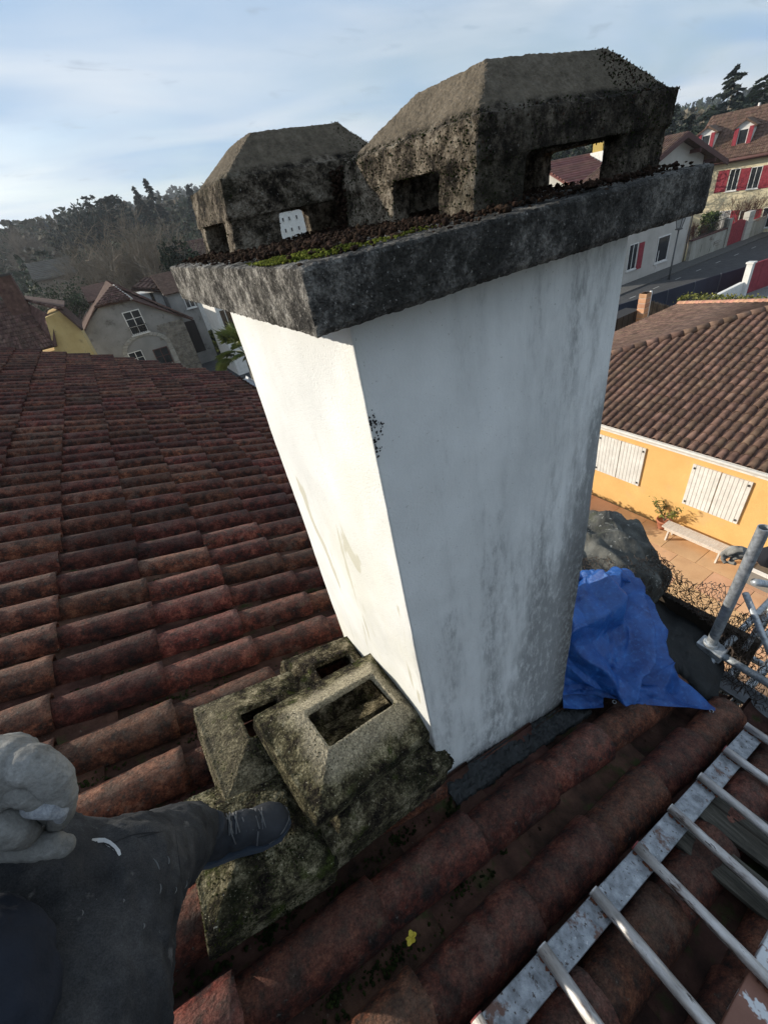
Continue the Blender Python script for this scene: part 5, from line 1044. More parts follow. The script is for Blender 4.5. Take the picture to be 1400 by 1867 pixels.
# ---- pale house across the street, red-shuttered house and friends
pale_m = mat('pale_render', [(.3, (.40, .385, .34)), (.6, (.50, .48, .43)), (.8, (.57, .55, .50))], .7, .92, .3, 30, spots=[(1.5, .62, .15, (.36, .33, .27))])
YP = 24.1; pale = thing('pale_house', (43.5, 28, G), 'pale rendered house end-on to the street with a brown roof verge and one red shutter', 'house')
xl_, xr_, xp = 38.6, 48.9, 44.15; zp_, zr_ = .35, -1.75
b = MB(); b.prism([(xl_, YP, G-.2), (xr_, YP, G-.2), (xr_, YP, zr_+.45), (xp, YP, zp_-.05), (xl_, YP, zr_+.05)], (0, 4, 0)); fixn(b.build('wall', pale_m, pale))
brownwood = flat('brown_verge_board', (.085, .035, .030), .7)
tk = .22
for (a, c) in (((xp, zp_+.15), (51.4, -2.0)), ((xp, zp_+.15), (36.9, -2.0))):
    y0 = YP-.85; slab_(pale, 'roof', [(a[0], y0, a[1]), (c[0], y0, c[1]), (c[0], YP+4.3, c[1]), (a[0], YP+4.3, a[1])], .10, brownroof)
    b = MB(); sx_ = 1 if c[0] > a[0] else -1; b.hexa([(a[0], y0-.05, a[1]-.35), (c[0], y0-.05, c[1]-.35), (c[0], y0-.05, c[1]+.0), (a[0], y0-.05, a[1]+.02)], [(a[0], y0+.02, a[1]-.35), (c[0], y0+.02, c[1]-.35), (c[0], y0+.02, c[1]+.0), (a[0], y0+.02, a[1]+.02)]); fixn(b.build('verge_board', brownwood, pale))
    ridges(pale, 'verge_tiles', (c[0], y0, c[1]), (c[0], YP+4.3, c[1]), (a[0], y0, a[1]), (a[0], YP+4.3, a[1]), 21, .11, brownroof, 0, 12)
for t_ in (.33, .70):
    x = xp+(51.4-xp)*t_; z = zp_+.15+(-2.0-zp_-.15)*t_; b = MB(); b.box(x-.09, x+.09, YP-.84, YP+.1, z-.62, z-.36); b.build('purlin', brownwood, pale)
wc = ony(1219, 455, YP)
def W_(u, v, y=YP): return ony(u, v, y)
def wh(u0, v0, u1, v1, y):     # width from two side points, height from top/bottom
    return W_(u0, v0, y), W_(u1, v1, y)
windowx(pale, W_(1207, 453), 1.9, 2.1, 'y', bars=0); windowx(pale, W_(1152, 468), 1.25, 2.0, 'y', bars=1); shutter(pale, W_(1166, 466)+Vector((.05, 0, 0)), .75, 2.05, 'y', red_m, 3, hw=False)
b = MB(); b.tube([(xr_+.05, YP-.08, zr_), (xr_+.05, YP-.08, G)], .06, 8); b.build('downpipe', flat('grey_pipe', (.16, .15, .14)), pale, True)
b = MB(); b.box(44.5, 44.58, YP-.03, YP-.002, G, -7.6); b.build('cable_conduit', white_m, pale)

# house with the ridge and white chimney seen through the right cowl
mh = thing('ridge_house', (60, 47, G+1), 'distant house with red-brown roof and white chimney, seen through the large cowl', 'house')
rr_m = mat('red_roof_far', [(.3, (.15, .055, .045)), (.7, (.26, .11, .085))], 1, .9, .3, 10, vary=.15, island=True)
def slope_house(par, x0, x1, yr, zr, dy, dz, wallm_, roofm, ground, rows_=16, over=.5):
    b = MB(); b.prism([(x0+.4, yr-dy+over, ground), (x0+.4, yr+dy-over, ground), (x0+.4, yr+dy-over, zr-dz), (x0+.4, yr, zr-.15), (x0+.4, yr-dy+over, zr-dz)], (x1-x0-.8, 0, 0)); fixn(b.build('wall', wallm_, par))
    for s_ in (-1, 1): slab_(par, 'roof', [(x0, yr, zr), (x1, yr, zr), (x1, yr+s_*dy, zr-dz), (x0, yr+s_*dy, zr-dz)], .15, roofm)
    ridges(par, 'roof_tiles', (x0, yr-dy, zr-dz), (x0, yr, zr), (x1, yr-dy, zr-dz), (x1, yr, zr), rows_, dy/rows_*.42, roofm, 0, 1)
slope_house(mh, 52, 74, 45, .60, 6.5, 3.4, pale_m, rr_m, G-1, 15)
q = ony(1093, 285, 43.5); b = MB(); b.box(61.35, 63.7, 42.6, 44.4, -2.6, .62); b.build('chimney', white_m, mh); b = MB(); b.box(61.5, 62.9, 42.8, 44.2, .62, 1.5); b.build('chimney_pot', flat('yellow_pot', (.38, .27, .06)), mh)
b = MB(); b.box(q.x-4.0, q.x-2.6, 40.6, 41.4, -1.55, -1.2); b.build('skylight', white_m, mh)

YR_ = 0.0
hd = Vector((.269, -.963, 0)).normalized(); hn = Vector((hd.y, -hd.x, 0)); HP0 = ony(1308, 293, 29.1)          # along the facade / outwards
HP0.z = 0; Minv = Matrix(((hd.x, hd.y, 0), (-hn.x, -hn.y, 0), (0, 0, 1)))
def hl_(u, v, yy=0.0):           # pixel -> local point on the plane y = yy of the turned house
    d = Minv @ Vector(ray(u, v)); o_ = Minv @ (Vector(CAM)-HP0); return o_+d*((yy-o_.y)/d.y)
rh = thing('shuttered_house', (0, 0, 0), 'large cream house across the street with red shutters, two white dormers and a brown roof', 'house')
cream = mat('cream_yellow_render', [(.3, (.56, .48, .31)), (.6, (.68, .60, .40)), (.8, (.75, .68, .48))], .5, .92, .3, 30)
eL, eR = hl_(1308, 293, -.6), hl_(1400, 277, -.6); ze = (eL.z+eR.z)/2
x0_, x1_ = eL.x-3.2, eR.x+9
b = MB(); b.box(x0_+.6, x1_, 0, 14, G-.2, ze-.02); b.build('wall', cream, rh)
yrd = 5.2; A_ = hl_(1297, 212, yrd); R_ = hl_(1400, 189, yrd); zr0 = (A_.z+R_.z)/2
slab_(rh, 'roof', [(x0_, -.6, ze), (x1_+.5, -.6, ze), (x1_+.5, yrd, zr0), (A_.x, yrd, zr0)], .18, brownroof)
slab_(rh, 'roof', [(x0_, 14, ze), (x1_+.5, 14, ze), (x1_+.5, yrd, zr0), (A_.x, yrd, zr0)], .18, brownroof)
slab_(rh, 'roof', [(x0_, -.6, ze), (x0_, 14, ze), (A_.x, yrd, zr0)], .18, brownroof)
ridges(rh, 'roof_tiles', (x0_+.3, -.55, ze+.02), (x1_, -.55, ze+.02), (A_.x+.1, yrd, zr0), (x1_, yrd, zr0), 90, .12, brownroof, 0, 14)
b = MB(); b.tube([(x0_, -.70, ze-.12), (x1_+.5, -.70, ze-.12)], .13, 8); b.build('gutter', brownwood, rh, True)
b = MB(); b.box(x0_+.2, x1_, -.6, -.01, ze-.34, ze-.22); b.build('eaves_board', brownwood, rh)
q = hl_(1385, 186, yrd); b = MB(); b.tube([(q.x, yrd, q.z-1.4), (q.x, yrd, q.z)], .12, 6); b.build('roof_vent', white_m, rh)
def wbox(p0, p1, p2, p3):        # left, right (at mid height), top, bottom pixels
    L_, R__, T_, B__ = hl_(*p0), hl_(*p1), hl_(*p2), hl_(*p3); return Vector(((L_.x+R__.x)/2, 0, (T_.z+B__.z)/2)), abs(R__.x-L_.x), abs(T_.z-B__.z)
def dormer(u0, u1, v0, v1, yd):
    c = hl_((u0+u1)/2, (v0+v1)/2, yd); w_ = abs(hl_(u1, (v0+v1)/2, yd).x-hl_(u0, (v0+v1)/2, yd).x); h_ = abs(hl_(u0, v1, yd).z-hl_(u0, v0, yd).z)
    b = MB(); x0, x1 = c.x-w_/2, c.x+w_/2; zb_, zt = c.z-h_/2-.4, c.z+h_*.28; pk = c.z+h_/2
    b.prism([(x0, yd, zb_), (x1, yd, zb_), (x1, yd, zt), (c.x, yd, pk), (x0, yd, zt)], (0, 4.2, 0)); d_ = fixn(b.build('dormer', white_m, rh))
    for s_ in (-1, 1): slab_(d_, 'dormer_roof', [(c.x, yd-.25, pk+.12), (c.x, yd+4.5, pk+.12), (c.x+s_*(w_/2+.25), yd+4.5, zt-.10), (c.x+s_*(w_/2+.25), yd-.25, zt-.10)], .14, brownroof)
    windowx(d_, Vector((c.x, yd, c.z-h_*.14)), w_*.5, h_*.62, 'y', bars=0)
    for s_ in (-1, 1): b = MB(); b.box(c.x+s_*w_*.38-w_*.11, c.x+s_*w_*.38+w_*.11, yd-.14, yd-.02, zb_+.4, zt-.1); b.build('dormer_shutter', red_m, d_)
dormer(1272, 1302, 232, 274, .9); dormer(1338, 1372, 218, 268, .9)
H1, H2 = (305, 350), (385, 425)
def hrow(u0, u1, v0, v1, kind, pane=None):
    um, vm = (u0+u1)/2, (v0+v1)/2; L_, R__, T_, B__ = hl_(u0, vm), hl_(u1, vm), hl_(um+3, v0), hl_(um-3, v1); c = Vector(((L_.x+R__.x)/2, 0, (T_.z+B__.z)/2)); w_, h_ = abs(R__.x-L_.x), abs(T_.z-B__.z)
    if kind == 's': shutter(rh, c, w_, h_, 'y', red_m, 3)
    else: windowx(rh, c, w_, h_, 'y', bars=1, pane=pane or glass_m)
for a_ in ((1306, 1326, 310, 350, 's'), (1328, 1346, 307, 347, 'w'), (1347, 1365, 306, 346, 's'), (1366, 1386, 303, 343, 'w'), (1386, 1406, 300, 342, 's'), (1410, 1430, 297, 338, 's'), (1432, 1450, 294, 335, 'w'),
           (1288, 1302, 388, 425, 's'), (1304, 1328, 384, 424, 'w', curtain_m), (1329, 1344, 383, 420, 's'), (1346, 1366, 382, 418, 'w'), (1366, 1384, 381, 420, 's'), (1388, 1410, 377, 414, 'w'), (1411, 1430, 374, 410, 's')): hrow(*a_)
rh.matrix_world = Matrix(((hd.x, -hn.x, 0, HP0.x), (hd.y, -hn.y, 0, HP0.y), (0, 0, 1, 0), (0, 0, 0, 1)))

# courtyard wall, gate, pillars, iron rail
yw = 23.6; wl = thing('garden_wall', (52, yw, G), 'weathered pale garden wall with iron railing in front of the cream house', 'wall')
wallst = mat('streaked_wall', [(.3, (.22, .21, .17)), (.6, (.36, .35, .30)), (.8, (.46, .45, .40))], 1.2, .95, .5, 30, stretch=(1, 1, .3), spots=[(2.5, .58, .1, (.10, .10, .07))])
b = MB(); b.box(49.1, 55.4, yw, yw+.3, G, G+1.75); b.build('wall_body', wallst, wl); b = MB(); b.box(49.05, 55.45, yw-.05, yw+.35, G+1.75, G+1.86); b.build('coping', brownwood, wl)
iron = flat('dark_iron', (.03, .025, .022), .6)
b = MB(); 
for i in range(24): x = 49.4+i*.25; b.tube([(x, yw+.15, G+1.86), (x, yw+.15, G+2.75)], .02, 4)
b.tube([(49.2, yw+.15, G+2.70), (55.3, yw+.15, G+2.70)], .025, 4); b.tube([(49.2, yw+.15, G+2.0), (55.3, yw+.15, G+2.0)], .025, 4); b.build('railing', iron, wl)
gt = thing('red_gate', (57.4, yw, G), 'dark red solid gate between stone pillars below the cream house', 'gate')
for k in range(8): b = MB(); b.box(55.75+k*.42, 56.15+k*.42, yw+.1, yw+.16, G+.05, G+1.9+.25*math.sin(k/7*PI)); b.build('board', red_m, gt)
b = MB(); b.box(55.7, 59.1, yw+.17, yw+.22, G+.4, G+.55); b.box(55.7, 59.1, yw+.17, yw+.22, G+1.4, G+1.55); b.build('gate_frame', red_m, gt)
for k, x in enumerate((55.45, 59.3)):
    p_ = thing('gate_pillar', (x, yw, G), ['mossy stone pillar at the left side of the dark red gate', 'pale blocky stone pillar at the right side of the dark red gate'][k], 'pillar', 'stone pillars beside the gate')
    for i in range(5): b = MB(); ww = .26+.30*k; b.box(x-ww+.2*k, x+ww+.2*k, yw-.1, yw+.45, G+i*.52, G+i*.52+.50); bevel(b.build('stone_block', [wallst, pale_m][k], p_), .02)
b = MB(); b.box(60.1, 80, yw, yw+.35, G, G+1.6); w2 = b.build('garden_wall', wallst); tag(w2, 'grey stone wall along the street at the far right', 'wall')
for k, (x, h_, sd__, lb_) in enumerate(((52.0, 3.6, 3, 'brown bare shrub behind the garden wall, close to the chimney slab'), (60.6, 5.0, 4, 'tall bare shrub with upright twigs behind the right gate pillar'))): bare('bare_shrub', (x, yw+1.4, G), h_, .55, lb_, sd__, 5, 'shrub', None, .06, flat('russet_twigs', (.13, .06, .04)), 4, 3)
hedge('ivy_shrub', 53.0, 54.6, yw+.6, yw+1.6, G+1.2, G+3.3, 800, .2, leaf_m, 'dark leafy shrub showing above the iron railing', 8, 'shrub')
# street lamp
lp = thing('street_lamp', (39.53, 21.6, G), 'slim grey street lamp with a lantern head standing by the street', 'street lamp')
zl = ony(1238, 415, 21.6); lp.location = (zl.x, 21.6, G); X0, Y0 = zl.x, 21.6
b = MB(); b.tube([(X0, Y0, G), (X0, Y0, G+1.1), (X0, Y0, zl.z-.1)], [.10, .07, .055], 8); b.build('pole', flat('lamp_grey', (.075, .08, .08), .5), lp, True)
b = MB(); zz = zl.z
for k in range(4):
    a = PI/4+k*PI/2; b.tube([(X0+.17*math.cos(a), Y0+.17*math.sin(a), zz-.05), (X0+.40*math.cos(a), Y0+.40*math.sin(a), zz+1.0)], .03, 4)
b.box(X0-.2, X0+.2, Y0-.2, Y0+.2, zz-.12, zz-.04); b.build('lantern_frame', flat('lamp_grey', (.17, .18, .18)), lp)
b = MB(); b.hexa([(X0-.36, Y0-.36, zz+1.0), (X0+.36, Y0-.36, zz+1.0), (X0+.36, Y0+.36, zz+1.0), (X0-.36, Y0+.36, zz+1.0)], [(X0-.1, Y0-.1, zz+1.3), (X0+.1, Y0-.1, zz+1.3), (X0+.1, Y0+.1, zz+1.3), (X0-.1, Y0+.1, zz+1.3)]); b.build('lantern_cap', flat('lamp_dark', (.05, .055, .055)), lp)
b = MB(); b.hexa([(X0-.10, Y0-.10, zz), (X0+.10, Y0-.10, zz), (X0+.10, Y0+.10, zz), (X0-.10, Y0+.10, zz)], [(X0-.25, Y0-.25, zz+.98), (X0+.25, Y0-.25, zz+.98), (X0+.25, Y0+.25, zz+.98), (X0-.25, Y0+.25, zz+.98)]); b.build('lantern_glass', flat('lamp_glass', (.35, .36, .35), .3), lp)
# dark blue panel fence and low white wall
fe = thing('panel_fence', (36, 15.2, G), 'dark navy panel fence on a low white wall along the near side of the street', 'fence')
navy = mat('navy_screen', [(.3, (.010, .014, .028)), (.7, (.018, .024, .045))], 1, .8, .2, 20)
Fa, Fb = Vector((21.5, 19.4, G)), Vector((41, 15.5, G)); fd = (Fb-Fa)/8; fh = Vector((0, 0, 1.30))
for k in range(8):
    p = Fa+fd*k; q = p+fd*.985; nn = Vector((-fd.y, fd.x, 0)).normalized()*.05; lo = Vector((0, 0, .12)); b = MB(); b.hexa([p+fd*.015+lo, q+lo, q+nn+lo, p+fd*.015+nn+lo], [p+fd*.015+fh, q+fh, q+nn+fh, p+fd*.015+nn+fh]); fixn(b.build('panel', navy, fe))
    b = MB(); b.box(p.x-.04, p.x+.04, p.y-.04, p.y+.05, G, G+1.36); b.build('post', flat('fence_post', (.05, .06, .08)), fe)
zt_ = ony(1361, 481, 14.1).z
gw = thing('white_wall', (36, 14.4, G), 'white rendered garden wall with a taller end post beside the red panel gate', 'wall')
b = MB(); b.hexa([(33.2, 14.85, G), (37.9, 14.15, G), (37.9, 14.40, G), (33.2, 15.1, G)], [(33.2, 14.85, G+.42), (37.9, 14.15, G+.95), (37.9, 14.40, G+.95), (33.2, 15.1, G+.42)]); b.build('wall_body', white_m, gw)
b = MB(); b.box(37.9, 38.25, 13.95, 14.3, G, zt_-.1); b.build('post', white_m, gw); b = MB(); b.box(37.84, 38.31, 13.89, 14.36, zt_-.1, zt_); b.build('post_cap', white_m, gw)
rg2 = thing('red_panel_gate', (42, 13.6, G), 'broad dark red panel gate at the far right edge, right of the white post', 'gate')
zg = ony(1370, 487, 13.9).z; r0_, r1_ = Vector((38.3, 14.1, 0)), Vector((47.5, 12.9, 0)); rd_ = (r1_-r0_)/8
for k in range(8):
    p = r0_+rd_*k; q = p+rd_*.98; b = MB(); b.hexa([(p.x, p.y, G+.08), (q.x, q.y, G+.08), (q.x, q.y+.06, G+.08), (p.x, p.y+.06, G+.08)], [(p.x, p.y, zg), (q.x, q.y, zg), (q.x, q.y+.06, zg), (p.x, p.y+.06, zg)]); b.build('panel', red_m, rg2)
b = MB(); b.hexa([(r0_.x, r0_.y-.03, zg+.004), (r1_.x, r1_.y-.03, zg+.004), (r1_.x, r1_.y+.10, zg+.004), (r0_.x, r0_.y+.10, zg+.004)], [(r0_.x, r0_.y-.03, zg+.09), (r1_.x, r1_.y-.03, zg+.09), (r1_.x, r1_.y+.10, zg+.09), (r0_.x, r0_.y+.10, zg+.09)]); b.build('rail', red_m, rg2)
# parked car roofline beyond
car = thing('parked_car', (60, 18.5, G), 'dark parked car with a white bonnet edge far down the street at the right edge', 'car')
prof = [(-2.1, .35), (-2.1, .8), (-1.4, .95), (-.75, 1.42), (.7, 1.45), (1.35, .98), (2.0, .85), (2.15, .35)]
b = MB(); b.prism([(60+x, 17.7, G+z) for x, z in prof], (0, 1.65, 0)); bevel(fixn(b.build('body', flat('dark_car_paint', (.03, .032, .035), .3), car)), .12, 3)
b = MB(); b.prism([(60+x, 17.69, G+z) for x, z in ((-1.2, .98), (-.68, 1.36), (.62, 1.38), (1.15, 1.0))], (0, 1.67, 0)); fixn(b.build('side_window', glass_m, car))
for x in (-1.35, 1.35):
    for y in (17.68, 19.2): b = MB(); b.tube([(60+x, y, G+.32), (60+x, y+.17, G+.32)], .32, 14); wq = b.build('wheel', flat('tyre', (.02, .02, .02)), car); b = MB(); b.tube([(60+x, y-.01, G+.32), (60+x, y, G+.32)], .18, 10); b.build('rim', flat('alloy', (.4, .4, .4), .4), wq)
# reed fence, brick post with white pipe
rf = thing('reed_fence', (27.5, 14, G), 'brown reed screen fence behind the brown roof, right of the brick pier', 'fence')
reed = mat('reed', [(.3, (.07, .055, .042)), (.6, (.16, .13, .10)), (.8, (.26, .22, .17))], 2, .95, .5, 20, vary=.4, island=True)
b = MB(); pA, pB = Vector((26.4, 12.1, G)), Vector((28.3, 15.5, G))
for k in range(260): t_ = (k+rng.uniform(-.3, .3))/260; p = pA.lerp(pB, t_); b.tube([p, p+Vector((rng.normal(0, .03), 0, 2.05+rng.normal(0, .04)))], .018, 3)
o = b.build('reeds', reed, rf); o['kind'] = 'stuff'
b = MB(); b.tube([pA+Vector((0, -.05, 1.7)), pB+Vector((0, -.05, 1.7))], .03, 4); b.tube([pA+Vector((0, -.05, .5)), pB+Vector((0, -.05, .5))], .03, 4); b.build('rail', wood_m, rf)
bp = ony(1167, 590, 13.2); bt_ = ony(1176, 533, 13.2); pr_ = thing('brick_pier', (bp.x, 13.2, G), 'tall slim orange brick pier with a white pipe beside the reed fence', 'pier')
hgt_ = bt_.z; kb = 0; z = G
brick_m = mat('orange_brick', [(.3, (.38, .20, .11)), (.7, (.55, .32, .19))], 4, .9, .4, 30, vary=.15)
nb_ = 14; hb = (hgt_-G)/nb_
for i in range(nb_): b = MB(); b.box(bp.x-.22, bp.x+.22, 13.0, 13.4, G+i*hb, G+(i+1)*hb-.03); b.build('brick', brick_m, pr_)
b = MB(); b.box(bp.x-.20, bp.x+.20, 13.02, 13.38, G, hgt_-.03); b.build('mortar', pale_m, pr_)
b = MB(); b.tube([(bp.x+.32, 13.1, hgt_), (bp.x+.32, 13.1, G+.5), (bp.x+.9, 13.1, G+.3)], .07, 8); b.build('pipe', white_m, pr_, True)
db = thing('garage_wall', (24.5, 17, G), 'dark timber lean-to wall below the brick pier, mostly hidden by the chimney', 'shed')
b = MB(); b.box(17.5, 24.3, 13.4, 14.2, G, G+2.6); b.build('wall', flat('dark_timber', (.025, .022, .02)), db)
for k in range(14): b = MB(); b.box(17.55+k*.48, 17.98+k*.48, 13.36, 13.40, G+.05, G+2.6); b.build('board', flat('dark_timber', (.025, .022, .02)), db)

# ---- left side: yellow house, grey house, others
yel_m = mat('yellow_render', [(.3, (.42, .29, .11)), (.55, (.55, .40, .17)), (.8, (.62, .48, .25))], 1.0, .95, .4, 30, spots=[(1.6, .56, .12, (.30, .21, .10)), (4, .62, .1, (.22, .19, .13))])
lroof = mat('dark_brown_roof', [(.3, (.055, .030, .024)), (.55, (.105, .06, .047)), (.8, (.17, .11, .085))], 4, .95, .6, 30, vary=.35, island=True, spec=.15)
yh = thing('yellow_house', (-3, 32, G), 'ochre yellow house at the far left with a steep dark tiled roof', 'house')
Yy = 29.0
def Wy(u, v): return ony(u, v, Yy)
gp = [Wy(90, 577), Wy(110, 566), Wy(148, 602), Wy(176, 660), Wy(196, 720), Wy(70, 720), Wy(62, 640), Wy(101, 630)]
b = MB(); b.prism([(p.x, Yy, p.z) for p in (gp[1], gp[2])]+[(gp[3].x+.1, Yy, G), (gp[5].x-7, Yy, G), (gp[5].x-7, Yy, Wy(60, 640).z-.3), (gp[0].x-.6, Yy, Wy(62, 640).z-.2), (gp[0].x-.2, Yy, gp[0].z)], (0, 5, 0)); fixn(b.build('wall', yel_m, yh))
# steep slope facing us: eave (0,650)-(100,630), top (0,545)-(40,548)-(88,575)
e0, e1 = Wy(-60, 668), Wy(104, 628); yk = 32.5
t0, t1, t2 = ony(-60, 560, yk), ony(34, 543, yk), ony(92, 575, Yy+.3)
slab_(yh, 'roof', [(e0.x, Yy-.4, e0.z), (e1.x, Yy-.4, e1.z), (t2.x, t2.y, t2.z), (t1.x, yk, t1.z), (t0.x, yk, t0.z)], .12, lroof)
ridges(yh, 'roof_tiles', (e0.x, Yy-.4, e0.z), (e1.x-.1, Yy-.4, e1.z), (t0.x, yk, t0.z), (t1.x, yk, t1.z), 26, .085, lroof, 0, 13)
slab_(yh, 'roof', [ony(36, 543, yk), (gp[1].x+.25, Yy-.4, gp[1].z+.15), (gp[1].x+.25, Yy+5, gp[1].z+.15), ony(36, 543, yk)+Vector((0, 3, 0))], .10, lroof)
slab_(yh, 'roof', [(gp[1].x, Yy-.3, gp[1].z+.14), (gp[2].x+.12, Yy-.3, gp[2].z+.04), (gp[2].x+.12, Yy+5, gp[2].z+.04), (gp[1].x, Yy+5, gp[1].z+.14)], .09, lroof)
cpt = ony(15, 520, 31.5); b = MB(); b.box(cpt.x-.55, cpt.x+.35, 31.2, 32, cpt.z-1.8, cpt.z+.42); b.build('chimney', lroof, yh); b = MB(); b.box(cpt.x-.62, cpt.x+.42, 31.1, 32.1, cpt.z+.42, cpt.z+.52); b.build('chimney_cap', flat('dark_cap', (.05, .045, .04)), yh)
caps(yh, t1+Vector((0, 0, .0)), Vector((gp[1].x, Yy-.3, gp[1].z+.12)), .07, lroof, .42)

Yg = 40.0
def Wg(u, v, y=Yg): return ony(u, v, y)
grey_m = mat('grey_render', [(.3, (.17, .165, .155)), (.55, (.25, .245, .23)), (.8, (.33, .325, .30))], .8, .95, .5, 20, spots=[(1.3, .58, .1, (.12, .115, .105))])
stone_m = mat('rubble_stone', [(.3, (.10, .09, .075)), (.5, (.20, .185, .155)), (.75, (.34, .31, .26))], 3.2, .95, .9, 14, bdist=.05)
gh = thing('grey_house', (2, 43, G), 'grey rendered house with an arched doorway and a clipped gable, between chimney and yellow house', 'house')
pts = [Wg(153, 603), Wg(180, 562), Wg(235, 548), Wg(330, 578), Wg(345, 600)]
xL, xRt = pts[0].x, 5.45
b = MB(); b.prism([(xL-.05, Yg, G-.3), (xRt, Yg, G-.3), (xRt, Yg, Wg(342, 575).z), (Wg(245, 549).x, Yg, Wg(245, 549).z+.1), (Wg(180, 562).x, Yg, Wg(180, 562).z+.05), (xL-.05, Yg, pts[0].z)], (0, 9, 0)); fixn(b.build('wall', grey_m, gh))
pk = Wg(208, 521, 41.6)
# clipped (half-hip) end, left and right slopes
hl, hr_ = Wg(172, 560, Yg-.3), Wg(240, 545, Yg-.3)
slab_(gh, 'roof', [hl, hr_, pk], .10, lroof)
ridges(gh, 'half_hip_tiles', hl, hr_, pk+Vector((-.15, 0, 0)), pk+Vector((.15, 0, 0)), 12, .12, lroof, 0, 8)
el, er = Wg(150, 608, Yg-.3), Wg(352, 582, Yg-.3)
slab_(gh, 'roof', [el, hl, pk, pk+Vector((0, 8, .2)), el+Vector((0, 9.5, 0))], .10, lroof)
slab_(gh, 'roof', [er, hr_, pk, pk+Vector((0, 8, .2)), er+Vector((0, 9.5, 0))], .10, lroof)
ridges(gh, 'roof_tiles', er, er+Vector((0, 9.5, 0)), pk, pk+Vector((0, 8, .2)), 26, .14, lroof, 0, 10)
caps(gh, hr_, pk, .10, pale_m, .4); caps(gh, pk, er+Vector((.0, 0, .35)), .09, lroof, .5) if False else None
# wing behind with white gable strip
w0, w1 = Wg(250, 515, 46), Wg(346, 505, 46)
b = MB(); b.box(w0.x-2.5, w1.x+.3, 46.6, 52, G, w1.z-.5); b.build('wing_wall', white_m, gh)
slab_(gh, 'wing_roof', [Wg(238, 527, 46), Wg(343, 533, 46), Wg(346, 512, 50), Wg(262, 506, 50)], .12, lroof)
ridges(gh, 'wing_roof_tiles', Wg(240, 526, 46), Wg(342, 532, 46), Wg(264, 506, 50), Wg(345, 512, 50), 12, .2, lroof, 0, 2)
b = MB(); q = Wg(279, 543, 46.5); b.box(q.x-.12, q.x+.12, 46.45, 46.59, q.z-.6, q.z+.45); b.build('slit_window', glass_m, gh)
# rubble strip down the right arris
b = MB()
rs = random.Random(2)
for i in range(34):
    z = G+.15+i*.19; w_ = rs.uniform(.35, .9)
    if z > Wg(342, 575).z-.2: break
    x = xRt
    while x > xRt-1.5-rs.uniform(0, .6): b.box(x-w_+.03, x, Yg-.03-rs.uniform(0, .03), Yg+.01, z, z+.165); x -= w_; w_ = rs.uniform(.25, .6)
b.build('quoin_stones', stone_m, gh)['kind'] = 'stuff'
# upper window, arch, lower window, door
windowx(gh, Wg(247, 587), 1.25, 1.65, 'y', bars=1, rows_=3)
b = MB(); c = Wg(252, 597)
for k in range(9): b.box(c.x-.62+k*.155-.012, c.x-.62+k*.155+.012, Yg-.16, Yg-.13, c.z-.42, c.z+.18)
b.box(c.x-.66, c.x+.66, Yg-.165, Yg-.125, c.z+.16, c.z+.20); b.build('window_railing', iron, gh)
def Aw(u, v): p = Wg(u, v); return p
ac = Wg(282, 640); R1, R2 = 1.85, 1.5; xa, za = 2.05, 0
zspring = -6.15
arch_m = mat('arch_stone', [(.3, (.26, .25, .22)), (.7, (.38, .37, .33))], 3, .95, .5, 20, vary=.12)
na = 15
for k in range(na):
    a0, a1 = PI*k/na+.012, PI*(k+1)/na-.012; H_ = .62
    def ap(r, a): return (xa+r*math.cos(a), zspring+r*math.sin(a)*H_)
    q = [ap(R2, a0), ap(R1, a0), ap(R1, a1), ap(R2, a1)]; b = MB(); b.prism([(x, Yg-.07, z) for x, z in q], (0, .10, 0)); fixn(b.build('arch_stone', arch_m, gh))
for s_ in (-1, 1):
    for i in range(6): b = MB(); x0 = xa+s_*(R1+R2)/2; z = zspring-.05-i*.5; b.box(x0-.19, x0+.19, Yg-.07, Yg+.03, z-.47, z); b.build('jamb_stone', arch_m, gh)
b = MB(); b.prism([(xa+R2*math.cos(PI*k/16)*.99, Yg-.012, zspring+R2*.62*math.sin(PI*k/16)*.99) for k in range(17)]+[(xa-R2*.99, Yg-.012, G), (xa+R2*.99, Yg-.012, G)], (0, .01, 0)); fixn(b.build('arch_infill', mat('arch_render', [(.3, (.21, .21, .20)), (.7, (.28, .28, .265))], 1, .95, .3), gh))
windowx(gh, Wg(253, 658)+Vector((0, -.02, 0)), 1.05, 1.5, 'y', bars=1, rows_=3)
dc = Wg(299, 652)+Vector((0, -.02, -.45)); dr = windowx(gh, dc, 1.15, 2.5, 'y', frame=flat('brown_door', (.09, .035, .03)), bars=1, rows_=4, sill=False, name='door')
b = MB(); b.box(dc.x-.5, dc.x+.5, Yg-.11, Yg-.06, dc.z-1.2, dc.z-.25); b.build('door_panel', flat('brown_door', (.09, .035, .03)), dr)
# right wing set back, with dark door
b = MB(); bx0, bx1 = Wg(336, 560, 45).x, Wg(372, 560, 45).x+.2; b.box(5.5, Wg(378, 600, 44).x, 44, 50, G, Wg(352, 525, 44).z); b.build('side_wing', grey_m, gh)
d2_ = Wg(352, 612, 44); b = MB(); b.box(d2_.x-.62, d2_.x+.62, 43.93, 43.995, d2_.z-1.45, d2_.z+1.25); b.build('dark_door', flat('dark_door', (.02, .015, .014)), gh)
windowx(gh, Wg(327, 555, 44)+Vector((.9, 0, 0)), .8, .9, 'y'); slab_(gh, 'side_wing_roof', [(5.3, 43.7, Wg(352, 525, 44).z+.05), (Wg(378, 600, 44).x+.3, 43.7, Wg(352, 525, 44).z+.05), (Wg(378, 600, 44).x+.3, 47, Wg(352, 525, 44).z+1.5), (5.3, 47, Wg(352, 525, 44).z+1.5)], .1, lroof)
gcx = Wg(186, 545, 44); 
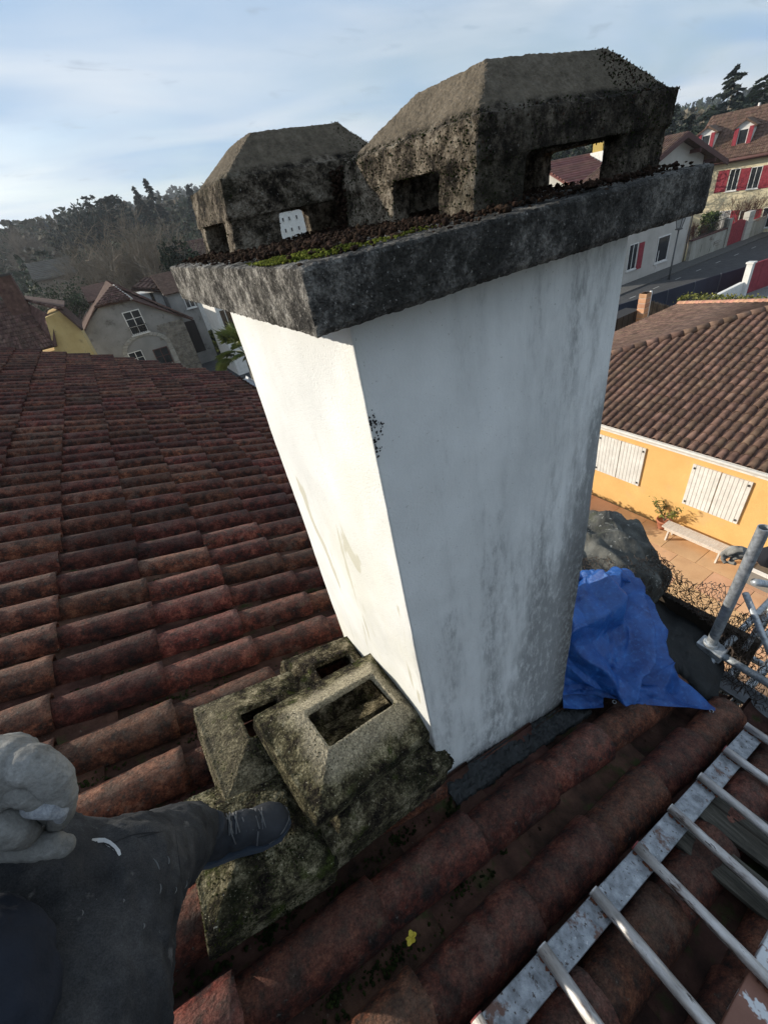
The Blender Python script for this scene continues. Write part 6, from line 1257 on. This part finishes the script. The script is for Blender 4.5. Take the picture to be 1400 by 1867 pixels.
t = thing('small_outbuilding', (gcx.x, 46, G), 'small whitewashed shed roof and chimney between the dark round bush and the grey house', 'shed'); q0, q1 = Wg(168, 545, 46), Wg(198, 545, 46)
b = MB(); b.box(q0.x, q1.x, 46, 49, G, q0.z-.1); b.build('wall', white_m, t); slab_(t, 'roof', [(q0.x-.4, 45.6, q0.z-.1), (q1.x+.4, 45.6, q0.z-.1), (q1.x+.4, 49, q0.z+.9), (q0.x-.4, 49, q0.z+.9)], .15, lroof)
# white apartment house through the left cowl opening
ah = thing('white_house', (26, 63, G), 'small white flat-roofed house seen through the opening of the left cowl', 'house')
q0, q1 = ony(498, 388, 60), ony(556, 374, 60); b = MB(); b.box(q0.x, q1.x+6, 60, 68, G-2, q0.z+.1); b.build('wall', white_m, ah); b = MB(); b.box(q0.x-.25, q1.x+6.25, 59.7, 68.3, q0.z+.1, q0.z+.32); b.build('roof', flat('grey_roof', (.25, .25, .25)), ah)
for uu in (512, 524, 538, 560, 590):
    for dz_ in (-.85, -2.0): c = ony(uu, 385, 60); windowx(ah, Vector((c.x, 60, q0.z+dz_)), .32, .5, 'y', bars=0, sill=False)
# white gate post / villa glimpsed beside the palm
vh = thing('white_villa', (9.5, 38, G), 'white building edge glimpsed between the slab corner and the palm', 'house')
q0 = ony(396, 575, 36); b = MB(); b.box(q0.x, q0.x+3.2, 36, 40, G, ony(396, 560, 36).z+.4); b.build('wall', white_m, vh); windowx(vh, ony(403, 585, 36)+Vector((.5, 0, 0)), .9, 1.5, 'y'); b = MB(); b.box(q0.x-.2, q0.x+3.4, 35.8, 40.2, ony(396, 560, 36).z+.4, ony(396, 560, 36).z+.6); b.build('roof', lroof, vh)
hedge('hedge', 6.6, 9.6, 46, 50, G, G+2.2, 1800, .3, leafy_m, 'bright green bushes on the bank below the slab corner', 15)
# barn and brick house in the middle distance
bn = thing('barn', (-8, 92, -7), 'long low grey barn with a pale roof among bare trees at the far left', 'barn')
q0, q1 = ony(52, 495, 90), ony(132, 480, 90); slope_house(bn, q0.x, q1.x, 93, ony(90, 474, 92).z, 5, 2.2, mat('barn_wall', [(.3, (.20, .16, .13)), (.7, (.28, .24, .2))], 1), mat('pale_roof', [(.3, (.09, .082, .07)), (.7, (.15, .14, .12))], 1, .95, spec=.1), -9.5, 10)
brk = thing('brick_house', (16, 75, -8), 'tall narrow red brick gable seen between the bare tree and the dark conifer', 'house')
q = ony(268, 490, 72); qt = ony(258, 455, 72); b = MB(); b.prism([(q.x-1.9, 72, -11), (q.x+2.4, 72, -11), (q.x+2.4, 72, q.z+.3), (qt.x+.1, 72, qt.z), (q.x-1.9, 72, q.z-.2)], (0, 8, 0)); fixn(b.build('wall', mat('red_brick_wall', [(.3, (.16, .075, .05)), (.7, (.25, .13, .09))], 1.5, .95, .4, 8), brk))
b = MB(); b.box(qt.x+.3, qt.x+.6, 71.9, 71.99, qt.z-2.8, qt.z-1.2); b.build('window', white_m, brk)
for s_, xx in ((-1, q.x-2.2), (1, q.x+2.7)): slab_(brk, 'roof', [(qt.x+.1, 71.6, qt.z+.15), (qt.x+.1, 80.3, qt.z+.15), (xx, 80.3, q.z+(-.2 if s_ < 0 else .2)), (xx, 71.6, q.z+(-.2 if s_ < 0 else .2))], .15, lroof)
# castle spires on the skyline
cs = thing('castle', (-2, 235, 0), 'distant dark castle silhouette with two pointed spires on the left skyline', 'castle')
sl_m = flat('slate', (.035, .038, .045), .8)
for (u, v, wpx, hp) in ((94, 380, 5.2, 12), (74, 395, 4.8, 8)):
    p = far(u, v, 235); n_ = 8; top_ = p.z; b = MB(); rr0 = wpx/2
    b.add([(p.x+rr0*math.cos(6.283*k/n_), p.y+rr0*math.sin(6.283*k/n_), top_-hp) for k in range(n_)]+[(p.x, p.y, top_)], [(k, (k+1) % n_, n_) for k in range(n_)]); b.build('spire', sl_m, cs); b = MB(); b.tube([(p.x, p.y, top_-hp-14), (p.x, p.y, top_-hp)], rr0*.85, 8); b.build('tower', flat('castle_stone', (.10, .095, .09)), cs)
p = far(44, 402, 235); b = MB(); b.box(p.x-3, p.x+2.5, p.y, p.y+6, p.z-20, p.z-3.4); b.box(p.x-3, p.x-1.6, p.y, p.y+2, p.z-3.4, p.z-2.2); b.build('keep', flat('castle_stone', (.10, .095, .09)), cs)
p0, p1 = far(66, 415, 238), far(104, 402, 238); b = MB(); b.box(p0.x-2, p1.x+2, p0.y, p0.y+7, p0.z-18, p0.z-1.5); b.build('hall', flat('castle_stone', (.10, .095, .09)), cs)

# ================================================================== TREES ONE CAN TELL APART
def gz(p): return hgt(p.x, p.y)
def stand(u, v_top, D):     # base on the ground under a treetop seen at (u, v_top) at distance D
    p = far(u, v_top, D); g_ = hgt(p.x, p.y); return Vector((p.x, p.y, g_)), p.z-g_
B_, H_ = stand(205, 385, 58); bare('bare_tree', B_, H_*1.04, .80, 'large spreading bare tree with many stems behind the grey house', 11, 7, 'bare tree', None, .26, None, 3, 3)
B_, H_ = stand(150, 420, 66); bare('bare_tree', B_, H_*1.1, .8, 'bare brown tree left of the largest bare tree', 12, 6, 'bare tree', None, .2, None, 4, 3)
B_, H_ = stand(262, 420, 64); bare('bare_tree', B_, H_*1.1, .7, 'bare tree just left of the dark magnolia-shaped evergreen', 13, 6, 'bare tree', None, .18, None, 4, 3)
B_, H_ = stand(300, 402, 52); tree('evergreen_tree', B_, H_, 2.4, 9000, .34, evg_m, 'dense dark green pointed evergreen left of the chimney slab', 21, .2, .02, 40)
B_, H_ = stand(84, 512, 50); tree('round_bush', B_, H_, 3.5, 14000, .22, mat('dark_leaves', [(.3, (.012, .022, .008)), (.6, (.03, .048, .015)), (.85, (.06, .08, .025))], 2, .8, 0, vary=.4, island=True), 'dark rounded evergreen bush between yellow and grey house', 22, .15, .0, 60, 'bush', None, .42)
B_, H_ = stand(20, 545, 60)
for k, (u, v, D_, h_, lb) in enumerate(((60, 500, 62, 4, 'thorny brown shrub mass in front of the barn, leftmost'), (110, 500, 58, 4, 'brown shrub mass in front of the barn, beside the round bush'), (22, 508, 50, 4, 'pinkish bare shrub behind the yellow house chimney'), (160, 500, 60, 5, 'brown bare thicket under the largest bare tree'))):
    B_, H_ = stand(u, v, D_); bare('thicket', B_, max(3, H_), 1.0, lb, 30+k, 5, 'thicket', None, .09, flat('thicket_twigs', (.13, .09, .075)), 5, 3)
B_, H_ = stand(42, 418, 150); bare('bare_tree', B_, H_, .8, 'thin bare tree on the skyline left of the castle', 17, 6, 'bare tree', None, .22, None, 4, 2)
B_, H_ = stand(8, 410, 150); bare('bare_tree', B_, H_, .8, 'bare tree on the skyline at the left edge', 18, 6, 'bare tree', None, .22, None, 4, 2)
for k, (u, v, D_, rad, lb) in enumerate(((130, 366, 150, 9, 'broad rounded dark tree on the left skyline'), (230, 385, 150, 9, 'rounded dark tree on the skyline right of the flat cedar'))):
    B_, H_ = stand(u, v, D_); tree('skyline_tree', B_, H_, rad, 6000, .9, evd_m, lb, 50+k, .5, .1, 40)
B_, H_ = stand(170, 357, 150); conifer('cedar', B_, H_, 9, 5000, evd_m, 'flat-topped cedar on the left skyline', 55, 1.0, 'cedar', None, 9, .0, .22)
for k, (u, v, D_, rad) in enumerate(((262, 323, 160, 4.6), (241, 337, 160, 4.4), (249, 348, 162, 4.0), (341, 334, 170, 5))):
    B_, H_ = stand(u, v, D_); conifer('fir', B_, H_, rad, 3400, evd_m, ['tallest fir of the pair on the left skyline', 'second fir of the pair on the left skyline', 'small fir between the pair on the skyline', 'fir top beside the left cowl'][k], 60+k, 1.0, 'fir', None, 15, .35)
for k, (u, v, D_, rad, lb) in enumerate(((1347, 112, 105, 7.5, 'large blue-green cedar above the cream house roof'), (1403, 128, 120, 9, 'dark cedar at the right edge of the skyline'), (1262, 205, 95, 6, 'cedar behind the pale house gable, left of the large cedar'), (1300, 190, 115, 7, 'green conifer between the two cedars behind the roofs'), (1232, 190, 120, 5, 'conifer just right of the big cowl'))):
    B_, H_ = stand(u, v, D_); conifer('cedar', B_, H_, rad, 5200, evg_m if k in (1, 3) else evd_m, lb, 70+k, .85, 'cedar', None, 13, .22, .75)
B_, H_ = stand(1240, 245, 70); bare('bare_tree', B_, H_, .7, 'bare tree with yellowish twigs behind the pale gable', 19, 6, 'bare tree', None, .15, flat('yellow_twigs', (.16, .13, .06)), 4, 2)
for k, (u, v, D_) in enumerate(((1000, 262, 92), (1032, 262, 98), (1058, 255, 90), (1082, 250, 96), (1112, 246, 92), (1140, 240, 99), (1180, 225, 96))):
    B_, H_ = stand(u, v, D_); conifer('conifer', B_, H_, 5.5, 2600, evg_m, 'sunlit green conifer on the slope above the ridge house', 90+k, .8, 'conifer', 'conifers above the ridge house', 12, .3, .8)
# palm behind our roof
pb = ony(432, 630, 20); pb.x += .2; palm = thing('palm', (pb.x, pb.y, G), 'fan palm with arching yellow-green fronds rising behind the far roof edge', 'palm')
b = MB(); b.tube([(pb.x, pb.y, G), (pb.x+.1, pb.y, pb.z-.4)], [.17, .13], 10); b.build('trunk', bark_m, palm, True)
palm_m = mat('palm_leaf', [(.3, (.07, .10, .02)), (.6, (.16, .19, .05)), (.85, (.30, .31, .10))], 3, .5, 0, vary=.3, spec=.5)
r_ = random.Random(8)
for k in range(34):
    a = 6.28*k/34*2.6; el_ = r_.uniform(-.35, 1.25); d_ = Vector((math.cos(a)*math.cos(el_), math.sin(a)*math.cos(el_), math.sin(el_))); L_ = r_.uniform(.95, 1.35); s0 = Vector((pb.x+.1, pb.y, pb.z-.45)); c_ = s0+d_*L_*.75; up_ = Vector((0, 0, 1)); sd2 = d_.cross(up_).normalized(); b = MB(); b.tube([s0, c_], [.014, .009], 4)
    for i in range(20):
        f = (i-9.5)/9.5; dir_ = (d_*math.cos(f*1.35)+sd2*math.sin(f*1.35)).normalized(); n_ = dir_.cross(sd2 if abs(f) < .5 else d_).normalized(); LL = (.80-.2*abs(f))*r_.uniform(.9, 1.1); m1 = c_+dir_*LL*.55; t1_ = c_+dir_*LL+Vector((0, 0, -.10-.12*r_.random())); w_ = dir_.cross(up_).normalized()*.030
        b.add([c_, m1+w_, t1_, m1-w_+Vector((0, 0, .012))], [(0, 1, 2), (0, 2, 3)])
    b.build('frond', palm_m, palm)

# ================================================================== FAR WOODS (one mass each)
def wood(name, n, r0, r1, a0, a1, seed, mats_, kinds=(.5,), hmin=7, hmax=13, leaf=1.15, per=46, cond=None):
    r = np.random.default_rng(seed); VV = []; k = 0
    while k < n:
        a = math.radians(r.uniform(a0, a1)); R_ = math.sqrt(r.uniform(r0*r0, r1*r1)); x, y = R_*math.cos(a), R_*math.sin(a)
        if cond and not cond(x, y): continue
        z = hgt(x, y); h = r.uniform(hmin, hmax); con = r.random() < kinds[0]; m_ = per; k += 1; s_ = leaf*(1+(R_-r0)/r1*.4)
        f = r.uniform(0, 1, m_)
        if con: rad = .24*h*(1-f)**.9+.15; zz_ = z+h*(.12+.88*f)
        else: th_ = f*PI; rad = h*.34*np.sin(th_*.92+.2); zz_ = z+h*(.25+.75*(.5-.5*np.cos(th_)))
        an = r.uniform(0, 6.283, m_); P = np.stack([x+np.cos(an)*rad*r.uniform(.5, 1, m_), y+np.sin(an)*rad*r.uniform(.5, 1, m_), zz_], 1); D_ = np.stack([np.cos(an), np.sin(an), -np.full(m_, .6 if con else -.4)], 1)
        V_, _ = quads(P, r.uniform(.7, 1.5, m_)*s_*h/10, seed+k, .62, D_); VV.append(V_)
    V_ = np.concatenate(VV); o = npmesh(name, V_, np.arange(len(V_)).reshape(-1, 4), mats_); tag(o, kind='stuff'); return o
wood_g = mat('wood_canopy', [(.35, (.028, .040, .027)), (.48, (.055, .066, .042)), (.58, (.12, .105, .078)), (.72, (.17, .15, .115))], .035, .95, 0, vary=.35, island=True, spec=.1, detail=3)
tag(wood('near_woodland', 900, 84, 170, 12, 150, 5, wood_g, (.4,), 6, 11, 1.0, 90, lambda x, y: not (x < 40 and y < 100 and x > -20)), 'mixed woodland of bare and evergreen trees on the lower hillside', 'woodland')
tag(wood('hill_woodland', 2600, 165, 330, 5, 155, 6, wood_g, (.55,), 8, 13, 1.4, 46), 'dense mixed woodland covering the hill along the skyline', 'woodland')
tag(wood('far_forest', 2600, 420, 700, 5, 110, 8, mat('far_conifers', [(.3, (.02, .03, .022)), (.7, (.05, .062, .04))], .02, .95, 0, vary=.3, island=True, spec=.1), (.85,), 12, 20, 1.8, 20), 'conifer forest on the most distant ridge', 'forest')
# scattered village roofs lower on the slope
vr = np.random.default_rng(12); 
for k, (u, v, D_, wd_) in enumerate(((335, 455, 85, 9), (1008, 318, 90, 10))):
    p = far(u, v, D_); t = thing('village_house', (p.x, p.y, -8), ['half hidden house with a pale roof beside the slab corner', 'low roof seen just left inside the large cowl opening'][k], 'house'); slope_house(t, p.x-wd_/2, p.x+wd_/2, p.y+3, p.z+1, 4, 2.2, pale_m, lroof, -11, 8)

# ================================================================== HAZE
hz = bpy.data.materials.new('valley_haze'); hz.use_nodes = True; ht = hz.node_tree; ht.nodes.clear(); ho = ht.nodes.new('ShaderNodeOutputMaterial'); hv = ht.nodes.new('ShaderNodeVolumePrincipled')
hv.inputs['Color'].default_value = (.86, .92, 1, 1); hv.inputs['Density'].default_value = HAZE; hv.inputs['Anisotropy'].default_value = .35; ht.links.new(hv.outputs[0], ho.inputs['Volume'])
b = MB(); b.box(-980, 980, -980, 980, -12.5, 75); tag(fixn(b.build('haze', hz)), kind='stuff')
